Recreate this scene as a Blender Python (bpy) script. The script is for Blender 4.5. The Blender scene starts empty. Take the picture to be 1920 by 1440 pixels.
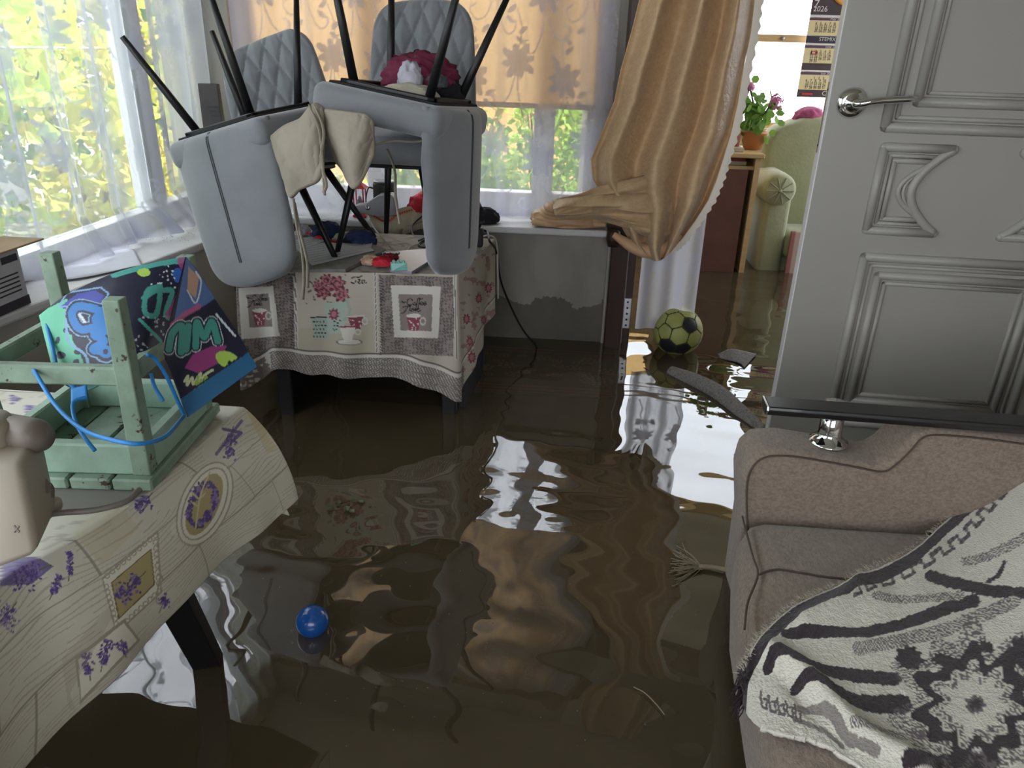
import bpy, bmesh, math, random
import numpy as np
from mathutils import Vector, Matrix, noise as mnoise

S = bpy.context.scene
COL = S.collection
random.seed(7)
RNG = np.random.default_rng(11)

# ------------------------------------------------------------------ camera
F, CX, CY = 1400.0, 960.0, 720.0            # focal length and centre in pixels of the 1920x1440 frame
VP = (870.0, 3900.0)                        # where the verticals meet
ZC, ZW = 1.38, 0.20                         # lens height and flood level above the floor
_d = np.array([VP[0]-CX, VP[1]-CY, F]); _d /= np.linalg.norm(_d)
_up = -_d
_fh = np.array([0, 0, 1.0]) - _up*_up[2]; _fh /= np.linalg.norm(_fh)
_rt = np.cross(_fh, _up); _rt = _rt if _rt[0] > 0 else -_rt
_ya = math.radians(4.0)
RC = np.array([_rt*math.cos(_ya)-_fh*math.sin(_ya), _fh*math.cos(_ya)+_rt*math.sin(_ya), _up])
C0 = np.array([0, 0, ZC])


def ray(px, py):
    return RC @ np.array([(px-CX)/F, (py-CY)/F, 1.0])


def atz(px, py, z):
    r = ray(px, py); return C0+r*((z-ZC)/r[2])


def aty(px, py, y):
    r = ray(px, py); return C0+r*(y/r[1])


def atd(px, py, d):
    return C0+ray(px, py)*d


def proj(P):
    c = (np.asarray(P, float)-C0) @ RC
    return CX+F*c[..., 0]/c[..., 2], CY+F*c[..., 1]/c[..., 2]


cam_data = bpy.data.cameras.new('camera')
cam = bpy.data.objects.new('camera', cam_data)
COL.objects.link(cam)
cam_data.sensor_width = 36.0
cam_data.lens = F/1920*36
cam_data.clip_start = 0.02
_m = Matrix.Identity(4)
for i in range(3):
    _m[i][0], _m[i][1], _m[i][2], _m[i][3] = RC[i][0], -RC[i][1], -RC[i][2], C0[i]
cam.matrix_world = _m
S.camera = cam

# ------------------------------------------------------------------ light
world = bpy.data.worlds.new('sky'); S.world = world; world.use_nodes = True
_bg = world.node_tree.nodes['Background']
_bg.inputs[0].default_value = (0.90, 0.93, 1.0, 1); _bg.inputs[1].default_value = 5.2
_sl = bpy.data.lights.new('sun', 'SUN'); _sl.energy = 10.0; _sl.angle = 0.02; _sl.color = (1.0, 0.96, 0.92)
sun = bpy.data.objects.new('sun', _sl); COL.objects.link(sun)
sun.rotation_euler = Vector((-0.62, 0.10, -0.95)).to_track_quat('-Z', 'Y').to_euler()
S.view_settings.view_transform = 'Standard'; S.view_settings.look = 'None'
S.view_settings.exposure = 0.12; S.view_settings.gamma = 1.0; S.view_settings.use_curve_mapping = False
try:
    S.cycles.use_denoising = True
    S.cycles.max_bounces = 6; S.cycles.transparent_max_bounces = 14; S.cycles.use_adaptive_sampling = True; S.cycles.adaptive_threshold = .07; S.cycles.adaptive_min_samples = 16
    S.cycles.diffuse_bounces = 3; S.cycles.glossy_bounces = 4; S.cycles.sample_clamp_indirect = 6.0
    S.cycles.caustics_reflective = False; S.cycles.caustics_refractive = False
except Exception:
    pass


def portal(name, centre, sx, sy, direction):
    l = bpy.data.lights.new(name, 'AREA'); l.shape = 'RECTANGLE'; l.size = sx; l.size_y = sy
    l.cycles.is_portal = True
    o = bpy.data.objects.new(name, l); COL.objects.link(o); o.location = centre
    o.rotation_euler = Vector(direction).to_track_quat('-Z', 'Y').to_euler()


# ------------------------------------------------------------------ materials
MATS = {}


def lin(c):
    return tuple(((x/12.92) if x <= .04045 else ((x+.055)/1.055)**2.4) for x in c)


def rgb(r, g, b):
    return lin((r/255, g/255, b/255))


def mat(name, col=(.5, .5, .5), rough=.6, metal=0.0, var=0.0, vs=6.0, vcol=None, bump=0.0, bs=60.0, attr=False,
        spec=0.5, sheen=0.0, emit=None, wave=None, coat=0.0, trans=0.0, stretch=None):
    """one procedural material: base colour (or painted attribute), a second colour mixed in by noise, fine relief"""
    if name in MATS:
        return MATS[name]
    m = bpy.data.materials.new(name); m.use_nodes = True
    nt = m.node_tree; N = nt.nodes; L = nt.links
    b = N['Principled BSDF']
    b.inputs['Roughness'].default_value = rough; b.inputs['Metallic'].default_value = metal
    b.inputs['Specular IOR Level'].default_value = spec
    if sheen: b.inputs['Sheen Weight'].default_value = sheen
    if coat: b.inputs['Coat Weight'].default_value = coat
    tc = N.new('ShaderNodeTexCoord'); vec = tc.outputs['Object']
    if stretch:
        mp = N.new('ShaderNodeMapping'); mp.inputs['Scale'].default_value = stretch; L.new(vec, mp.inputs['Vector']); vec = mp.outputs['Vector']
    if attr:
        a = N.new('ShaderNodeAttribute'); a.attribute_name = 'Col'; src = a.outputs['Color']
    else:
        r = N.new('ShaderNodeRGB'); r.outputs[0].default_value = (*col, 1); src = r.outputs[0]
    if var:
        n = N.new('ShaderNodeTexNoise'); n.inputs['Scale'].default_value = vs; n.inputs['Detail'].default_value = 6
        L.new(vec, n.inputs['Vector'])
        rp = N.new('ShaderNodeValToRGB'); rp.color_ramp.elements[0].position = .38; rp.color_ramp.elements[1].position = .66
        L.new(n.outputs['Fac'], rp.inputs['Fac'])
        mu = N.new('ShaderNodeMath'); mu.operation = 'MULTIPLY'; mu.inputs[1].default_value = var; L.new(rp.outputs['Color'], mu.inputs[0])
        mx = N.new('ShaderNodeMix'); mx.data_type = 'RGBA'
        L.new(mu.outputs[0], mx.inputs['Factor']); L.new(src, mx.inputs['A'])
        mx.inputs['B'].default_value = (*(vcol or tuple(c*.45 for c in col)), 1)
        src = mx.outputs['Result']
    L.new(src, b.inputs['Base Color'])
    if emit:
        b.inputs['Emission Color'].default_value = (*emit[0], 1); b.inputs['Emission Strength'].default_value = emit[1]
    if bump:
        n2 = N.new('ShaderNodeTexNoise'); n2.inputs['Scale'].default_value = bs; n2.inputs['Detail'].default_value = 5
        L.new(vec, n2.inputs['Vector'])
        bp = N.new('ShaderNodeBump'); bp.inputs['Strength'].default_value = bump; bp.inputs['Distance'].default_value = .01
        L.new(n2.outputs['Fac'], bp.inputs['Height']); L.new(bp.outputs['Normal'], b.inputs['Normal'])
    if trans:
        t = N.new('ShaderNodeBsdfTranslucent'); L.new(src, t.inputs['Color'])
        ms = N.new('ShaderNodeMixShader'); ms.inputs[0].default_value = trans
        L.new(b.outputs[0], ms.inputs[1]); L.new(t.outputs[0], ms.inputs[2]); L.new(ms.outputs[0], N['Material Output'].inputs['Surface'])
    MATS[name] = m
    return m


def sheer(name, col, base, gain, trl=.55, dense=(.62, .63, .72)):
    """thin woven cloth: part see-through, part white fibre; the painted attribute gives the density of the weave"""
    m = bpy.data.materials.new(name); m.use_nodes = True
    nt = m.node_tree; N = nt.nodes; L = nt.links
    N.remove(N['Principled BSDF'])
    a = N.new('ShaderNodeAttribute'); a.attribute_name = 'Col'
    sp = N.new('ShaderNodeSeparateColor'); L.new(a.outputs['Color'], sp.inputs[0])
    ma = N.new('ShaderNodeMath'); ma.operation = 'MULTIPLY_ADD'; ma.use_clamp = True
    ma.inputs[1].default_value = gain; ma.inputs[2].default_value = base; L.new(sp.outputs[0], ma.inputs[0])
    tr = N.new('ShaderNodeBsdfTransparent'); df = N.new('ShaderNodeBsdfDiffuse'); tl = N.new('ShaderNodeBsdfTranslucent')
    mc = N.new('ShaderNodeMix'); mc.data_type = 'RGBA'; L.new(sp.outputs[0], mc.inputs['Factor'])
    mc.inputs['A'].default_value = (*col, 1); mc.inputs['B'].default_value = (*[c*k for c, k in zip(col, dense)], 1)  # dense weave tinted darker, standing for light its layers hold back
    L.new(mc.outputs['Result'], df.inputs[0]); L.new(mc.outputs['Result'], tl.inputs[0])
    m1 = N.new('ShaderNodeMixShader'); m1.inputs[0].default_value = trl
    L.new(df.outputs[0], m1.inputs[1]); L.new(tl.outputs[0], m1.inputs[2])
    m2 = N.new('ShaderNodeMixShader'); L.new(ma.outputs[0], m2.inputs[0])
    L.new(tr.outputs[0], m2.inputs[1]); L.new(m1.outputs[0], m2.inputs[2])
    L.new(m2.outputs[0], N['Material Output'].inputs['Surface'])
    MATS[name] = m
    return m


def clear_mat(name, tint, refl=.08, rough=.02):
    m = bpy.data.materials.new(name); m.use_nodes = True
    nt = m.node_tree; N = nt.nodes; L = nt.links
    N.remove(N['Principled BSDF'])
    tr = N.new('ShaderNodeBsdfTransparent'); tr.inputs[0].default_value = (*tint, 1)
    g = N.new('ShaderNodeBsdfGlossy'); g.inputs['Roughness'].default_value = rough
    mx = N.new('ShaderNodeMixShader'); mx.inputs[0].default_value = refl
    L.new(tr.outputs[0], mx.inputs[1]); L.new(g.outputs[0], mx.inputs[2]); L.new(mx.outputs[0], N['Material Output'].inputs['Surface'])
    MATS[name] = m
    return m


def water_mat():
    m = bpy.data.materials.new('muddy_water'); m.use_nodes = True
    nt = m.node_tree; N = nt.nodes; L = nt.links
    N.remove(N['Principled BSDF'])
    tc = N.new('ShaderNodeTexCoord')
    ns = N.new('ShaderNodeTexNoise'); ns.inputs['Scale'].default_value = 3.0; ns.inputs['Detail'].default_value = 4
    L.new(tc.outputs['Object'], ns.inputs['Vector'])
    mc = N.new('ShaderNodeMix'); mc.data_type = 'RGBA'
    mc.inputs['A'].default_value = (.105, .079, .045, 1); mc.inputs['B'].default_value = (.170, .130, .076, 1)
    L.new(ns.outputs['Fac'], mc.inputs['Factor'])
    df = N.new('ShaderNodeBsdfDiffuse'); L.new(mc.outputs['Result'], df.inputs[0])
    tr = N.new('ShaderNodeBsdfTransparent'); tr.inputs[0].default_value = (.62, .52, .33, 1)
    body = N.new('ShaderNodeMixShader'); body.inputs[0].default_value = .50
    L.new(df.outputs[0], body.inputs[1]); L.new(tr.outputs[0], body.inputs[2])
    fr = N.new('ShaderNodeFresnel'); fr.inputs['IOR'].default_value = 1.85
    gl = N.new('ShaderNodeBsdfGlossy'); gl.inputs['Roughness'].default_value = .012; gl.inputs[0].default_value = (1, 1, 1, 1)
    mx = N.new('ShaderNodeMixShader')
    L.new(fr.outputs[0], mx.inputs[0]); L.new(body.outputs[0], mx.inputs[1]); L.new(gl.outputs[0], mx.inputs[2])
    L.new(mx.outputs[0], N['Material Output'].inputs['Surface'])
    MATS['muddy_water'] = m
    return m


# ------------------------------------------------------------------ object helpers
def tag(o, label=None, cat=None, group=None, kind=None):
    if label: o['label'] = label
    if cat: o['category'] = cat
    if group: o['group'] = group
    if kind: o['kind'] = kind
    return o


def empty(name, loc=(0, 0, 0), label=None, cat=None, group=None):
    o = bpy.data.objects.new(name, None); COL.objects.link(o); o.location = loc
    o.empty_display_size = .05
    return tag(o, label, cat, group)


def link(name, me, m=None, parent=None, smooth=False):
    o = bpy.data.objects.new(name, me); COL.objects.link(o)
    if m is not None and not me.materials:
        me.materials.append(MATS[m] if isinstance(m, str) else m)
    if smooth and len(me.polygons):
        me.polygons.foreach_set('use_smooth', np.ones(len(me.polygons), bool))
    if parent is not None:
        o.parent = parent
    return o


def rel(parent, p):
    """world point as seen from an unrotated parent"""
    return np.asarray(p, float)-np.array(parent.location)


class MB:
    """collects faces of one mesh"""
    def __init__(s):
        s.v = []; s.f = []

    def add(s, v, f):
        o = len(s.v); s.v += [tuple(map(float, p)) for p in v]; s.f += [tuple(i+o for i in q) for q in f]
        return s

    def box(s, lo, hi):
        (a, b, c), (d, e, g) = lo, hi
        return s.add([(a, b, c), (d, b, c), (d, e, c), (a, e, c), (a, b, g), (d, b, g), (d, e, g), (a, e, g)],
                     [(3, 2, 1, 0), (4, 5, 6, 7), (0, 1, 5, 4), (1, 2, 6, 5), (2, 3, 7, 6), (3, 0, 4, 7)])

    def rbox(s, c, size, r=.01, seg=2, rot=None):
        bm = bmesh.new(); bmesh.ops.create_cube(bm, size=1.0)
        for v in bm.verts: v.co = Vector((v.co.x*size[0], v.co.y*size[1], v.co.z*size[2]))
        if r > 0:
            bmesh.ops.bevel(bm, geom=list(bm.edges), offset=min(r, min(size)*.49), segments=seg, profile=.5, affect='EDGES')
        R = Matrix(rot) if rot is not None else None
        vs = [((R @ v.co) if R else v.co)+Vector(c) for v in bm.verts]
        bm.verts.index_update(); fs = [[v.index for v in f.verts] for f in bm.faces]; bm.free()
        return s.add(vs, fs)

    def tube(s, pts, r, n=8, caps=True, flat=1.0):
        P = [Vector(p) for p in pts]; k = len(P)
        R = [r]*k if np.isscalar(r) else list(r)
        t0 = (P[1]-P[0]).normalized(); a = t0.orthogonal().normalized()
        vs = []
        for i in range(k):
            t = (P[min(i+1, k-1)]-P[max(i-1, 0)]).normalized()
            a = (a-t*a.dot(t)); a = a.normalized() if a.length > 1e-6 else t.orthogonal().normalized()
            b = t.cross(a)
            for j in range(n):
                th = 2*math.pi*j/n
                vs.append(P[i]+a*(math.cos(th)*R[i])+b*(math.sin(th)*R[i]*flat))
        fs = [(i*n+j, i*n+(j+1) % n, (i+1)*n+(j+1) % n, (i+1)*n+j) for i in range(k-1) for j in range(n)]
        if caps: fs += [tuple(range(n-1, -1, -1)), tuple((k-1)*n+j for j in range(n))]
        return s.add(vs, fs)

    def lathe(s, prof, c=(0, 0, 0), n=24, axis=None):
        R = Vector((0, 0, 1)).rotation_difference(Vector(axis)).to_matrix() if axis is not None else Matrix.Identity(3)
        k = len(prof); vs = []
        for r, z in prof:
            for j in range(n):
                th = 2*math.pi*j/n
                vs.append(R @ Vector((r*math.cos(th), r*math.sin(th), z))+Vector(c))
        fs = [(i*n+j, i*n+(j+1) % n, (i+1)*n+(j+1) % n, (i+1)*n+j) for i in range(k-1) for j in range(n)]
        fs += [tuple(range(n-1, -1, -1)), tuple((k-1)*n+j for j in range(n))]
        return s.add(vs, fs)

    def prism(s, poly, d0, d1, plane='xz'):
        """extrudes a polygon of the xz (or xy, yz) plane along the remaining axis"""
        k = len(poly)
        mk = {'xz': lambda p, d: (p[0], d, p[1]), 'xy': lambda p, d: (p[0], p[1], d), 'yz': lambda p, d: (d, p[0], p[1])}[plane]
        vs = [mk(p, d0) for p in poly]+[mk(p, d1) for p in poly]
        fs = [tuple(range(k)), tuple(range(2*k-1, k-1, -1))]+[(i, i+k, (i+1) % k+k, (i+1) % k) for i in range(k)]
        return s.add(vs, fs)

    def build(s, name, m, parent=None, smooth=False, bevel=0.0):
        me = bpy.data.meshes.new(name); me.from_pydata(s.v, [], s.f)
        bm = bmesh.new(); bm.from_mesh(me)
        if bevel:
            es = [e for e in bm.edges if len(e.link_faces) == 2 and e.calc_face_angle(0) > .5]
            bmesh.ops.bevel(bm, geom=es, offset=bevel, segments=2, profile=.5, affect='EDGES')
        bmesh.ops.recalc_face_normals(bm, faces=bm.faces); bm.to_mesh(me); bm.free(); me.update()
        o = link(name, me, m, parent, smooth)
        return o


def grid_mesh(name, P, m, parent=None, col=None, closed=False, thick=0.0, smooth=True, offset=0.0):
    """P: (nu, nv, 3) array of points -> one sheet"""
    nu, nv = P.shape[:2]
    me = bpy.data.meshes.new(name)
    idx = np.arange(nu*nv).reshape(nu, nv)
    a = idx[:-1, :-1].ravel(); b = idx[1:, :-1].ravel(); c = idx[1:, 1:].ravel(); d = idx[:-1, 1:].ravel()
    if closed:
        a = np.r_[a, idx[-1, :-1]]; b = np.r_[b, idx[0, :-1]]; c = np.r_[c, idx[0, 1:]]; d = np.r_[d, idx[-1, 1:]]
    Q = np.stack([a, b, c, d], 1)
    nf = len(Q)
    me.vertices.add(nu*nv); me.vertices.foreach_set('co', P.reshape(-1).astype(np.float32))
    me.loops.add(nf*4); me.loops.foreach_set('vertex_index', Q.ravel().astype(np.int32))
    me.polygons.add(nf); me.polygons.foreach_set('loop_start', np.arange(0, nf*4, 4, dtype=np.int32))
    me.update(calc_edges=True); me.validate()
    if col is not None:
        at = me.attributes.new('Col', 'FLOAT_COLOR', 'POINT')
        cc = np.ones((nu*nv, 4), np.float32); cc[:, :3] = np.asarray(col).reshape(-1, 3)
        at.data.foreach_set('color', cc.ravel())
    o = link(name, me, m, parent, smooth)
    if thick:
        md = o.modifiers.new('thickness', 'SOLIDIFY'); md.thickness = thick; md.offset = offset
    return o


def lerp(a, b, t):
    return a+(b-a)*t


def spline(pts, n):
    """smooth polyline (Catmull-Rom) through pts"""
    P = np.asarray(pts, float); k = len(P)
    Q = np.vstack([2*P[0]-P[1], P, 2*P[-1]-P[-2]])
    out = []
    for u in np.linspace(0, k-1-1e-9, n):
        i = int(u); t = u-i; p0, p1, p2, p3 = Q[i:i+4]
        out.append(.5*((2*p1)+(-p0+p2)*t+(2*p0-5*p1+4*p2-p3)*t*t+(-p0+3*p1-3*p2+p3)*t**3))
    return np.array(out)


def vnoise(X, Y, Z=0.0, seed=0, oct=3):
    """cheap value noise on arrays, about -1..1"""
    X = np.asarray(X, float)+seed*17.13; Y = np.asarray(Y, float)-seed*9.71; Z = np.asarray(Z, float)+np.zeros_like(X)+seed*3.3
    tot = 0; amp = 1.0; nrm = 0
    for o in range(oct):
        xi, yi, zi = np.floor(X), np.floor(Y), np.floor(Z)
        fx, fy, fz = X-xi, Y-yi, Z-zi
        sx, sy, sz = [f*f*(3-2*f) for f in (fx, fy, fz)]

        def h(a, b, c):
            v = np.sin(a*127.1+b*311.7+c*74.7)*43758.5453
            return (v-np.floor(v))*2-1
        r = 0
        for dx in (0, 1):
            for dy in (0, 1):
                for dz in (0, 1):
                    w = (sx if dx else 1-sx)*(sy if dy else 1-sy)*(sz if dz else 1-sz)
                    r = r+w*h(xi+dx, yi+dy, zi+dz)
        tot = tot+amp*r; nrm += amp; amp *= .5; X = X*2.03; Y = Y*2.03; Z = Z*2.03
    return tot/nrm


class Print:
    """paints a printed pattern on the points of a dense sheet; u, v are the pattern's own coordinates"""
    def __init__(s, u, v, base):
        s.sh = u.shape; s.u = u.ravel(); s.v = v.ravel(); s.c = np.tile(np.asarray(base, float), (s.u.size, 1))

    def near(s, x0, y0, x1, y1):
        return np.nonzero((s.u > x0) & (s.u < x1) & (s.v > y0) & (s.v < y1))[0]

    def mix(s, i, col, a=1.0):
        a = np.asarray(a)
        if a.ndim: a = a[:, None]
        s.c[i] = s.c[i]*(1-a)+np.asarray(col)*a

    def ell(s, cx, cy, rx, ry, col, rot=0, a=1.0, ring=None, jag=0, nj=9):
        R = max(rx, ry)*(1.05+jag); i = s.near(cx-R, cy-R, cx+R, cy+R)
        if not len(i): return
        x, y = s.u[i]-cx, s.v[i]-cy; c, q = math.cos(math.radians(rot)), math.sin(math.radians(rot))
        x, y = x*c+y*q, -x*q+y*c
        d = np.hypot(x/rx, y/ry)
        if jag: d = d/(1+jag*np.sin(np.arctan2(y, x)*nj+cx))
        k = d < 1
        if ring is not None: k &= d > ring
        s.mix(i[k], col, a)

    def line(s, pts, w, col, a=1.0, smooth=0, w1=None):
        P = np.asarray(pts, float)
        if smooth: P = spline(P, smooth)
        W = max(w, w1 or 0); i = s.near(P[:, 0].min()-W, P[:, 1].min()-W, P[:, 0].max()+W, P[:, 1].max()+W)
        if not len(i): return
        x, y = s.u[i], s.v[i]; best = np.full(len(i), 1e9); tt = np.zeros(len(i)); n = len(P)-1
        for k in range(n):
            ax, ay = P[k]; bx, by = P[k+1]-P[k]; L2 = bx*bx+by*by+1e-12
            t = np.clip(((x-ax)*bx+(y-ay)*by)/L2, 0, 1); d = np.hypot(x-ax-t*bx, y-ay-t*by)
            m = d < best; best[m] = d[m]; tt[m] = (k+t[m])/n
        ww = w if w1 is None else w+(w1-w)*tt
        k = best < np.asarray(ww)/2
        s.mix(i[k], col, a)

    def poly(s, pts, col, a=1.0):
        P = np.asarray(pts, float); i = s.near(P[:, 0].min(), P[:, 1].min(), P[:, 0].max(), P[:, 1].max())
        if not len(i): return i
        x, y = s.u[i], s.v[i]; ins = np.zeros(len(i), bool); n = len(P)
        for k in range(n):
            (x0, y0), (x1, y1) = P[k], P[(k+1) % n]
            c = ((y0 > y) != (y1 > y)) & (x < (x1-x0)*(y-y0)/((y1-y0) or 1e-9)+x0)
            ins ^= c
        s.mix(i[ins], col, a)
        return i[ins]

    def dots(s, x0, y0, x1, y1, n, r, col, a=1.0, seed=1):
        g = np.random.default_rng(seed)
        for _ in range(n):
            s.ell(g.uniform(x0, x1), g.uniform(y0, y1), r*g.uniform(.6, 1.3), r*g.uniform(.6, 1.3), col, g.uniform(0, 180), a)

    def out(s):
        return s.c.reshape(*s.sh, 3)


def patch(corners, nu, nv):
    """bilinear patch of world points, corners TL TR BR BL -> (nu, nv, 3)"""
    a, b, c, d = [np.asarray(x, float) for x in corners]
    u = np.linspace(0, 1, nu)[:, None, None]; v = np.linspace(0, 1, nv)[None, :, None]
    return (a*(1-u)+b*u)*(1-v)+(d*(1-u)+c*u)*v


def ruled(top, bot, nu, nv, bulge=None):
    T = spline(top, nu)[:, None, :]; B = spline(bot, nu)[:, None, :]; v = np.linspace(0, 1, nv)[None, :, None]
    return T*(1-v)+B*v


def crumple(name, c, size, seed, m, parent=None, flat=.35, amp=.35, freq=3.0, sub=4, col=None):
    """a crumpled piece of cloth lying on a surface, base at c"""
    bm = bmesh.new(); bmesh.ops.create_icosphere(bm, subdivisions=sub, radius=1.0)
    V = np.array([v.co[:] for v in bm.verts]); fs = [[v.index for v in f.verts] for f in bm.faces]; bm.free()
    n1 = vnoise(V[:, 0]*freq, V[:, 1]*freq, V[:, 2]*freq, seed, 2); n2 = vnoise(V[:, 0]*freq*2.3, V[:, 1]*freq*2.3, V[:, 2]*freq*2.3, seed+5, 2)
    r = 1+amp*(1-2*np.abs(n1))*.6+amp*.5*(1-2*np.abs(n2))-amp*.3
    V = V*r[:, None]; V[:, 2] = np.where(V[:, 2] < -flat, -flat+.05*(V[:, 2]+flat), V[:, 2])
    V[:, 2] += flat+.05*(1.3-flat)
    V = V*np.asarray(size)/2
    b = MB(); b.add(V+np.asarray(c), fs)
    return b.build(name, m, parent, smooth=True)

# ------------------------------------------------------------------ materials of the place
mat('plaster', rgb(176, 172, 164), .85, var=.35, vs=3, vcol=rgb(140, 136, 128), bump=.15, bs=30)
mat('ceiling_paint', rgb(196, 194, 188), .9, var=.2, vs=2, vcol=rgb(170, 168, 160))
mat('floor_boards', rgb(120, 92, 55), .7, var=.5, vs=4, vcol=rgb(74, 55, 32))
mat('white_plastic', rgb(222, 222, 226), .35)
mat('sill_plastic', rgb(205, 205, 205), .4, var=.25, vs=9, vcol=rgb(165, 162, 156))
mat('dark_gasket', rgb(40, 42, 44), .6)
mat('mint_frame', rgb(170, 205, 186), .5)
mat('brown_wood', rgb(58, 36, 28), .45, var=.4, vs=9, vcol=rgb(36, 22, 17), stretch=(6, 6, .6), bump=.1)
mat('pine', rgb(220, 188, 138), .55, var=.4, vs=5, vcol=rgb(192, 152, 100), stretch=(1, 1, 5))
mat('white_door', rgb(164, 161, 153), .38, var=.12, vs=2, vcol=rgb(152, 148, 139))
mat('lit_door_edge', rgb(226, 226, 226), .4)
mat('chrome', (.75, .75, .76), .08, 1.0)
mat('steel', (.45, .45, .46), .3, 1.0)
mat('black_metal', rgb(22, 22, 24), .45)
mat('black_plastic', rgb(20, 20, 22), .5)
mat('ground_grey', rgb(138, 138, 126), .9, var=.5, vs=1.5, vcol=rgb(110, 122, 84))  # greyed so light bounced off the ground stays neutral
mat('bark', rgb(96, 80, 62), .9, var=.5, vs=14, bump=.4, bs=30)
mat('tan_wall', rgb(226, 184, 122), .9, var=.3, vs=2, vcol=rgb(200, 160, 100))
mat('leaf', attr=True, rough=.5, trans=.5)
clear_mat('pane_glass', (.97, .985, .99), .05)

# wallpaper of the wall under the sill: mottled, wrinkled, with the wet stain that the flood drew on it


def wallpaper_mat():
    m = mat('wallpaper', rgb(156, 152, 143), .8, var=.6, vs=5, vcol=rgb(118, 113, 104), bump=.9, bs=9, stretch=(1, 1, .45))
    N, L = m.node_tree.nodes, m.node_tree.links
    b = N['Principled BSDF']; src = b.inputs['Base Color'].links[0].from_socket
    tc = N.new('ShaderNodeTexCoord'); sx = N.new('ShaderNodeSeparateXYZ'); L.new(tc.outputs['Object'], sx.inputs[0])
    n = N.new('ShaderNodeTexNoise'); n.inputs['Scale'].default_value = 4.5; n.inputs['Detail'].default_value = 5; n.inputs['Roughness'].default_value = .6
    L.new(tc.outputs['Object'], n.inputs['Vector'])
    ad = N.new('ShaderNodeMath'); ad.operation = 'MULTIPLY_ADD'; ad.inputs[1].default_value = .42; L.new(n.outputs['Fac'], ad.inputs[0]); L.new(sx.outputs['Z'], ad.inputs[2])
    lt = N.new('ShaderNodeMath'); lt.operation = 'LESS_THAN'; lt.inputs[1].default_value = .575; L.new(ad.outputs[0], lt.inputs[0])
    mx = N.new('ShaderNodeMix'); mx.data_type = 'RGBA'; mx.blend_type = 'MULTIPLY'
    mu = N.new('ShaderNodeMath'); mu.operation = 'MULTIPLY'; mu.inputs[1].default_value = .75; L.new(lt.outputs[0], mu.inputs[0])
    L.new(mu.outputs[0], mx.inputs['Factor']); L.new(src, mx.inputs['A']); mx.inputs['B'].default_value = (*rgb(150, 146, 138), 1)
    L.new(mx.outputs['Result'], b.inputs['Base Color'])


wallpaper_mat()

# ------------------------------------------------------------------ the setting


def struct(name, b, m, parent=None, label=None, bevel=0.0):
    o = b.build(name, m, parent, bevel=bevel)
    if parent is None: o['kind'] = 'structure'
    if label: o['label'] = label
    return o


XL, YB, YG, XF = -1.64, 3.20, 3.42, 3.3     # left glass, back wall face, back glass, far room's right wall
YF = 5.60                                   # far room's window wall
struct('floor', MB().box((-1.9, -2.6, -.1), (XF, YF+.2, 0)), 'floor_boards', label='dark boarded floor under the muddy flood water')
struct('ceiling', MB().box((-1.75, -2.6, 2.55), (XF, 3.5, 2.7)).box((.05, 3.5, 2.55), (XF, YF+.2, 2.7)), 'ceiling_paint', label='plain pale ceiling above the flooded room')
# left wall: low wall under the sill, header over the window, solid wall nearer than the window
sillL = [(-1.52, -1.2), (-1.475, 1.7), (-1.345, 2.6), (-1.275, 3.17)]
wl = MB().prism([(-1.75, -2.6), (-1.54, -2.6), (-1.54, -1.2)]+[(x-.03, y) for x, y in sillL[1:]]+[(-1.305, 3.3), (-1.75, 3.3)], 0, .685, 'xy')
wl.box((-1.75, -2.6, .685), (-1.6, -1.2, 2.55)); wl.box((-1.75, -1.2, 2.25), (-1.6, 3.3, 2.55))
struct('wall_left', wl, 'plaster', label='grey plaster wall below the left window')
wb = MB().box((-1.75, YB, 0), (.185, 3.5, .688)).box((-1.75, YB, 2.25), (.185, 3.5, 2.55)).box((-1.75, 3.3, .688), (-1.44, 3.5, 2.25)).box((.12, 3.3, .688), (.185, 3.5, 2.25))
struct('wall_back', wb, 'wallpaper', label='stained peeling grey wallpaper on the low wall under the back window sill')
struct('wall_right', MB().box((2.05, -2.6, 0), (2.2, 3.3, 2.55)), 'plaster', label='plain wall behind the white door')
struct('wall_doorway', MB().box((.185, YB, 2.12), (1.75, 3.5, 2.55)).box((1.75, YB, 0), (2.2, 3.5, 2.55)).box((2.2, YB, 0), (XF, 3.5, 2.55)), 'plaster', label='wall above and beside the open doorway')
struct('wall_side', MB().box((.05, 3.5, 0), (.2, YF, 2.55)), 'plaster', label='side wall of the far room behind the gold curtain')
struct('wall_end', MB().box((XF, 3.3, 0), (XF+.12, YF+.2, .85)), 'plaster', label='unseen end wall of the far room kept low to let light in')  # unseen wall left open above so extra daylight enters the far room
struct('wall_far', MB().box((.05, YF, 0), (XF, YF+.14, .97)).box((.05, YF, 2.46), (XF, YF+.14, 2.55)).box((.05, YF, .97), (.4, YF+.14, 2.46)).box((2.75, YF, .97), (XF, YF+.14, 2.46)),
       'pine', label='pine boarded wall below the bright far window')
portal('portal_end', (XF+.15, 4.45, 1.7), 1.7, 2.2, (-1, 0, 0))
portal('portal_left', (XL-.05, 1.1, 1.5), 1.5, 4.6, (1, 0, 0))
struct('wall_rear', MB().box((-1.75, -2.7, 0), (XF, -2.6, .9)).box((-1.75, -2.7, 2.3), (XF, -2.6, 2.55)).box((-1.75, -2.7, .9), (-1.2, -2.6, 2.3)).box((1.5, -2.7, .9), (XF, -2.6, 2.3)), 'plaster', label='wall with a wide window opening behind the viewer')
portal('portal_rear', (.15, -2.65, 1.6), 2.7, 1.4, (0, 1, 0))
portal('portal_back', (-.66, YG+.1, 1.5), 1.6, 1.5, (0, -1, 0))
portal('portal_far', (1.55, YF+.2, 1.6), 2.4, 1.35, (0, -1, 0))

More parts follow.
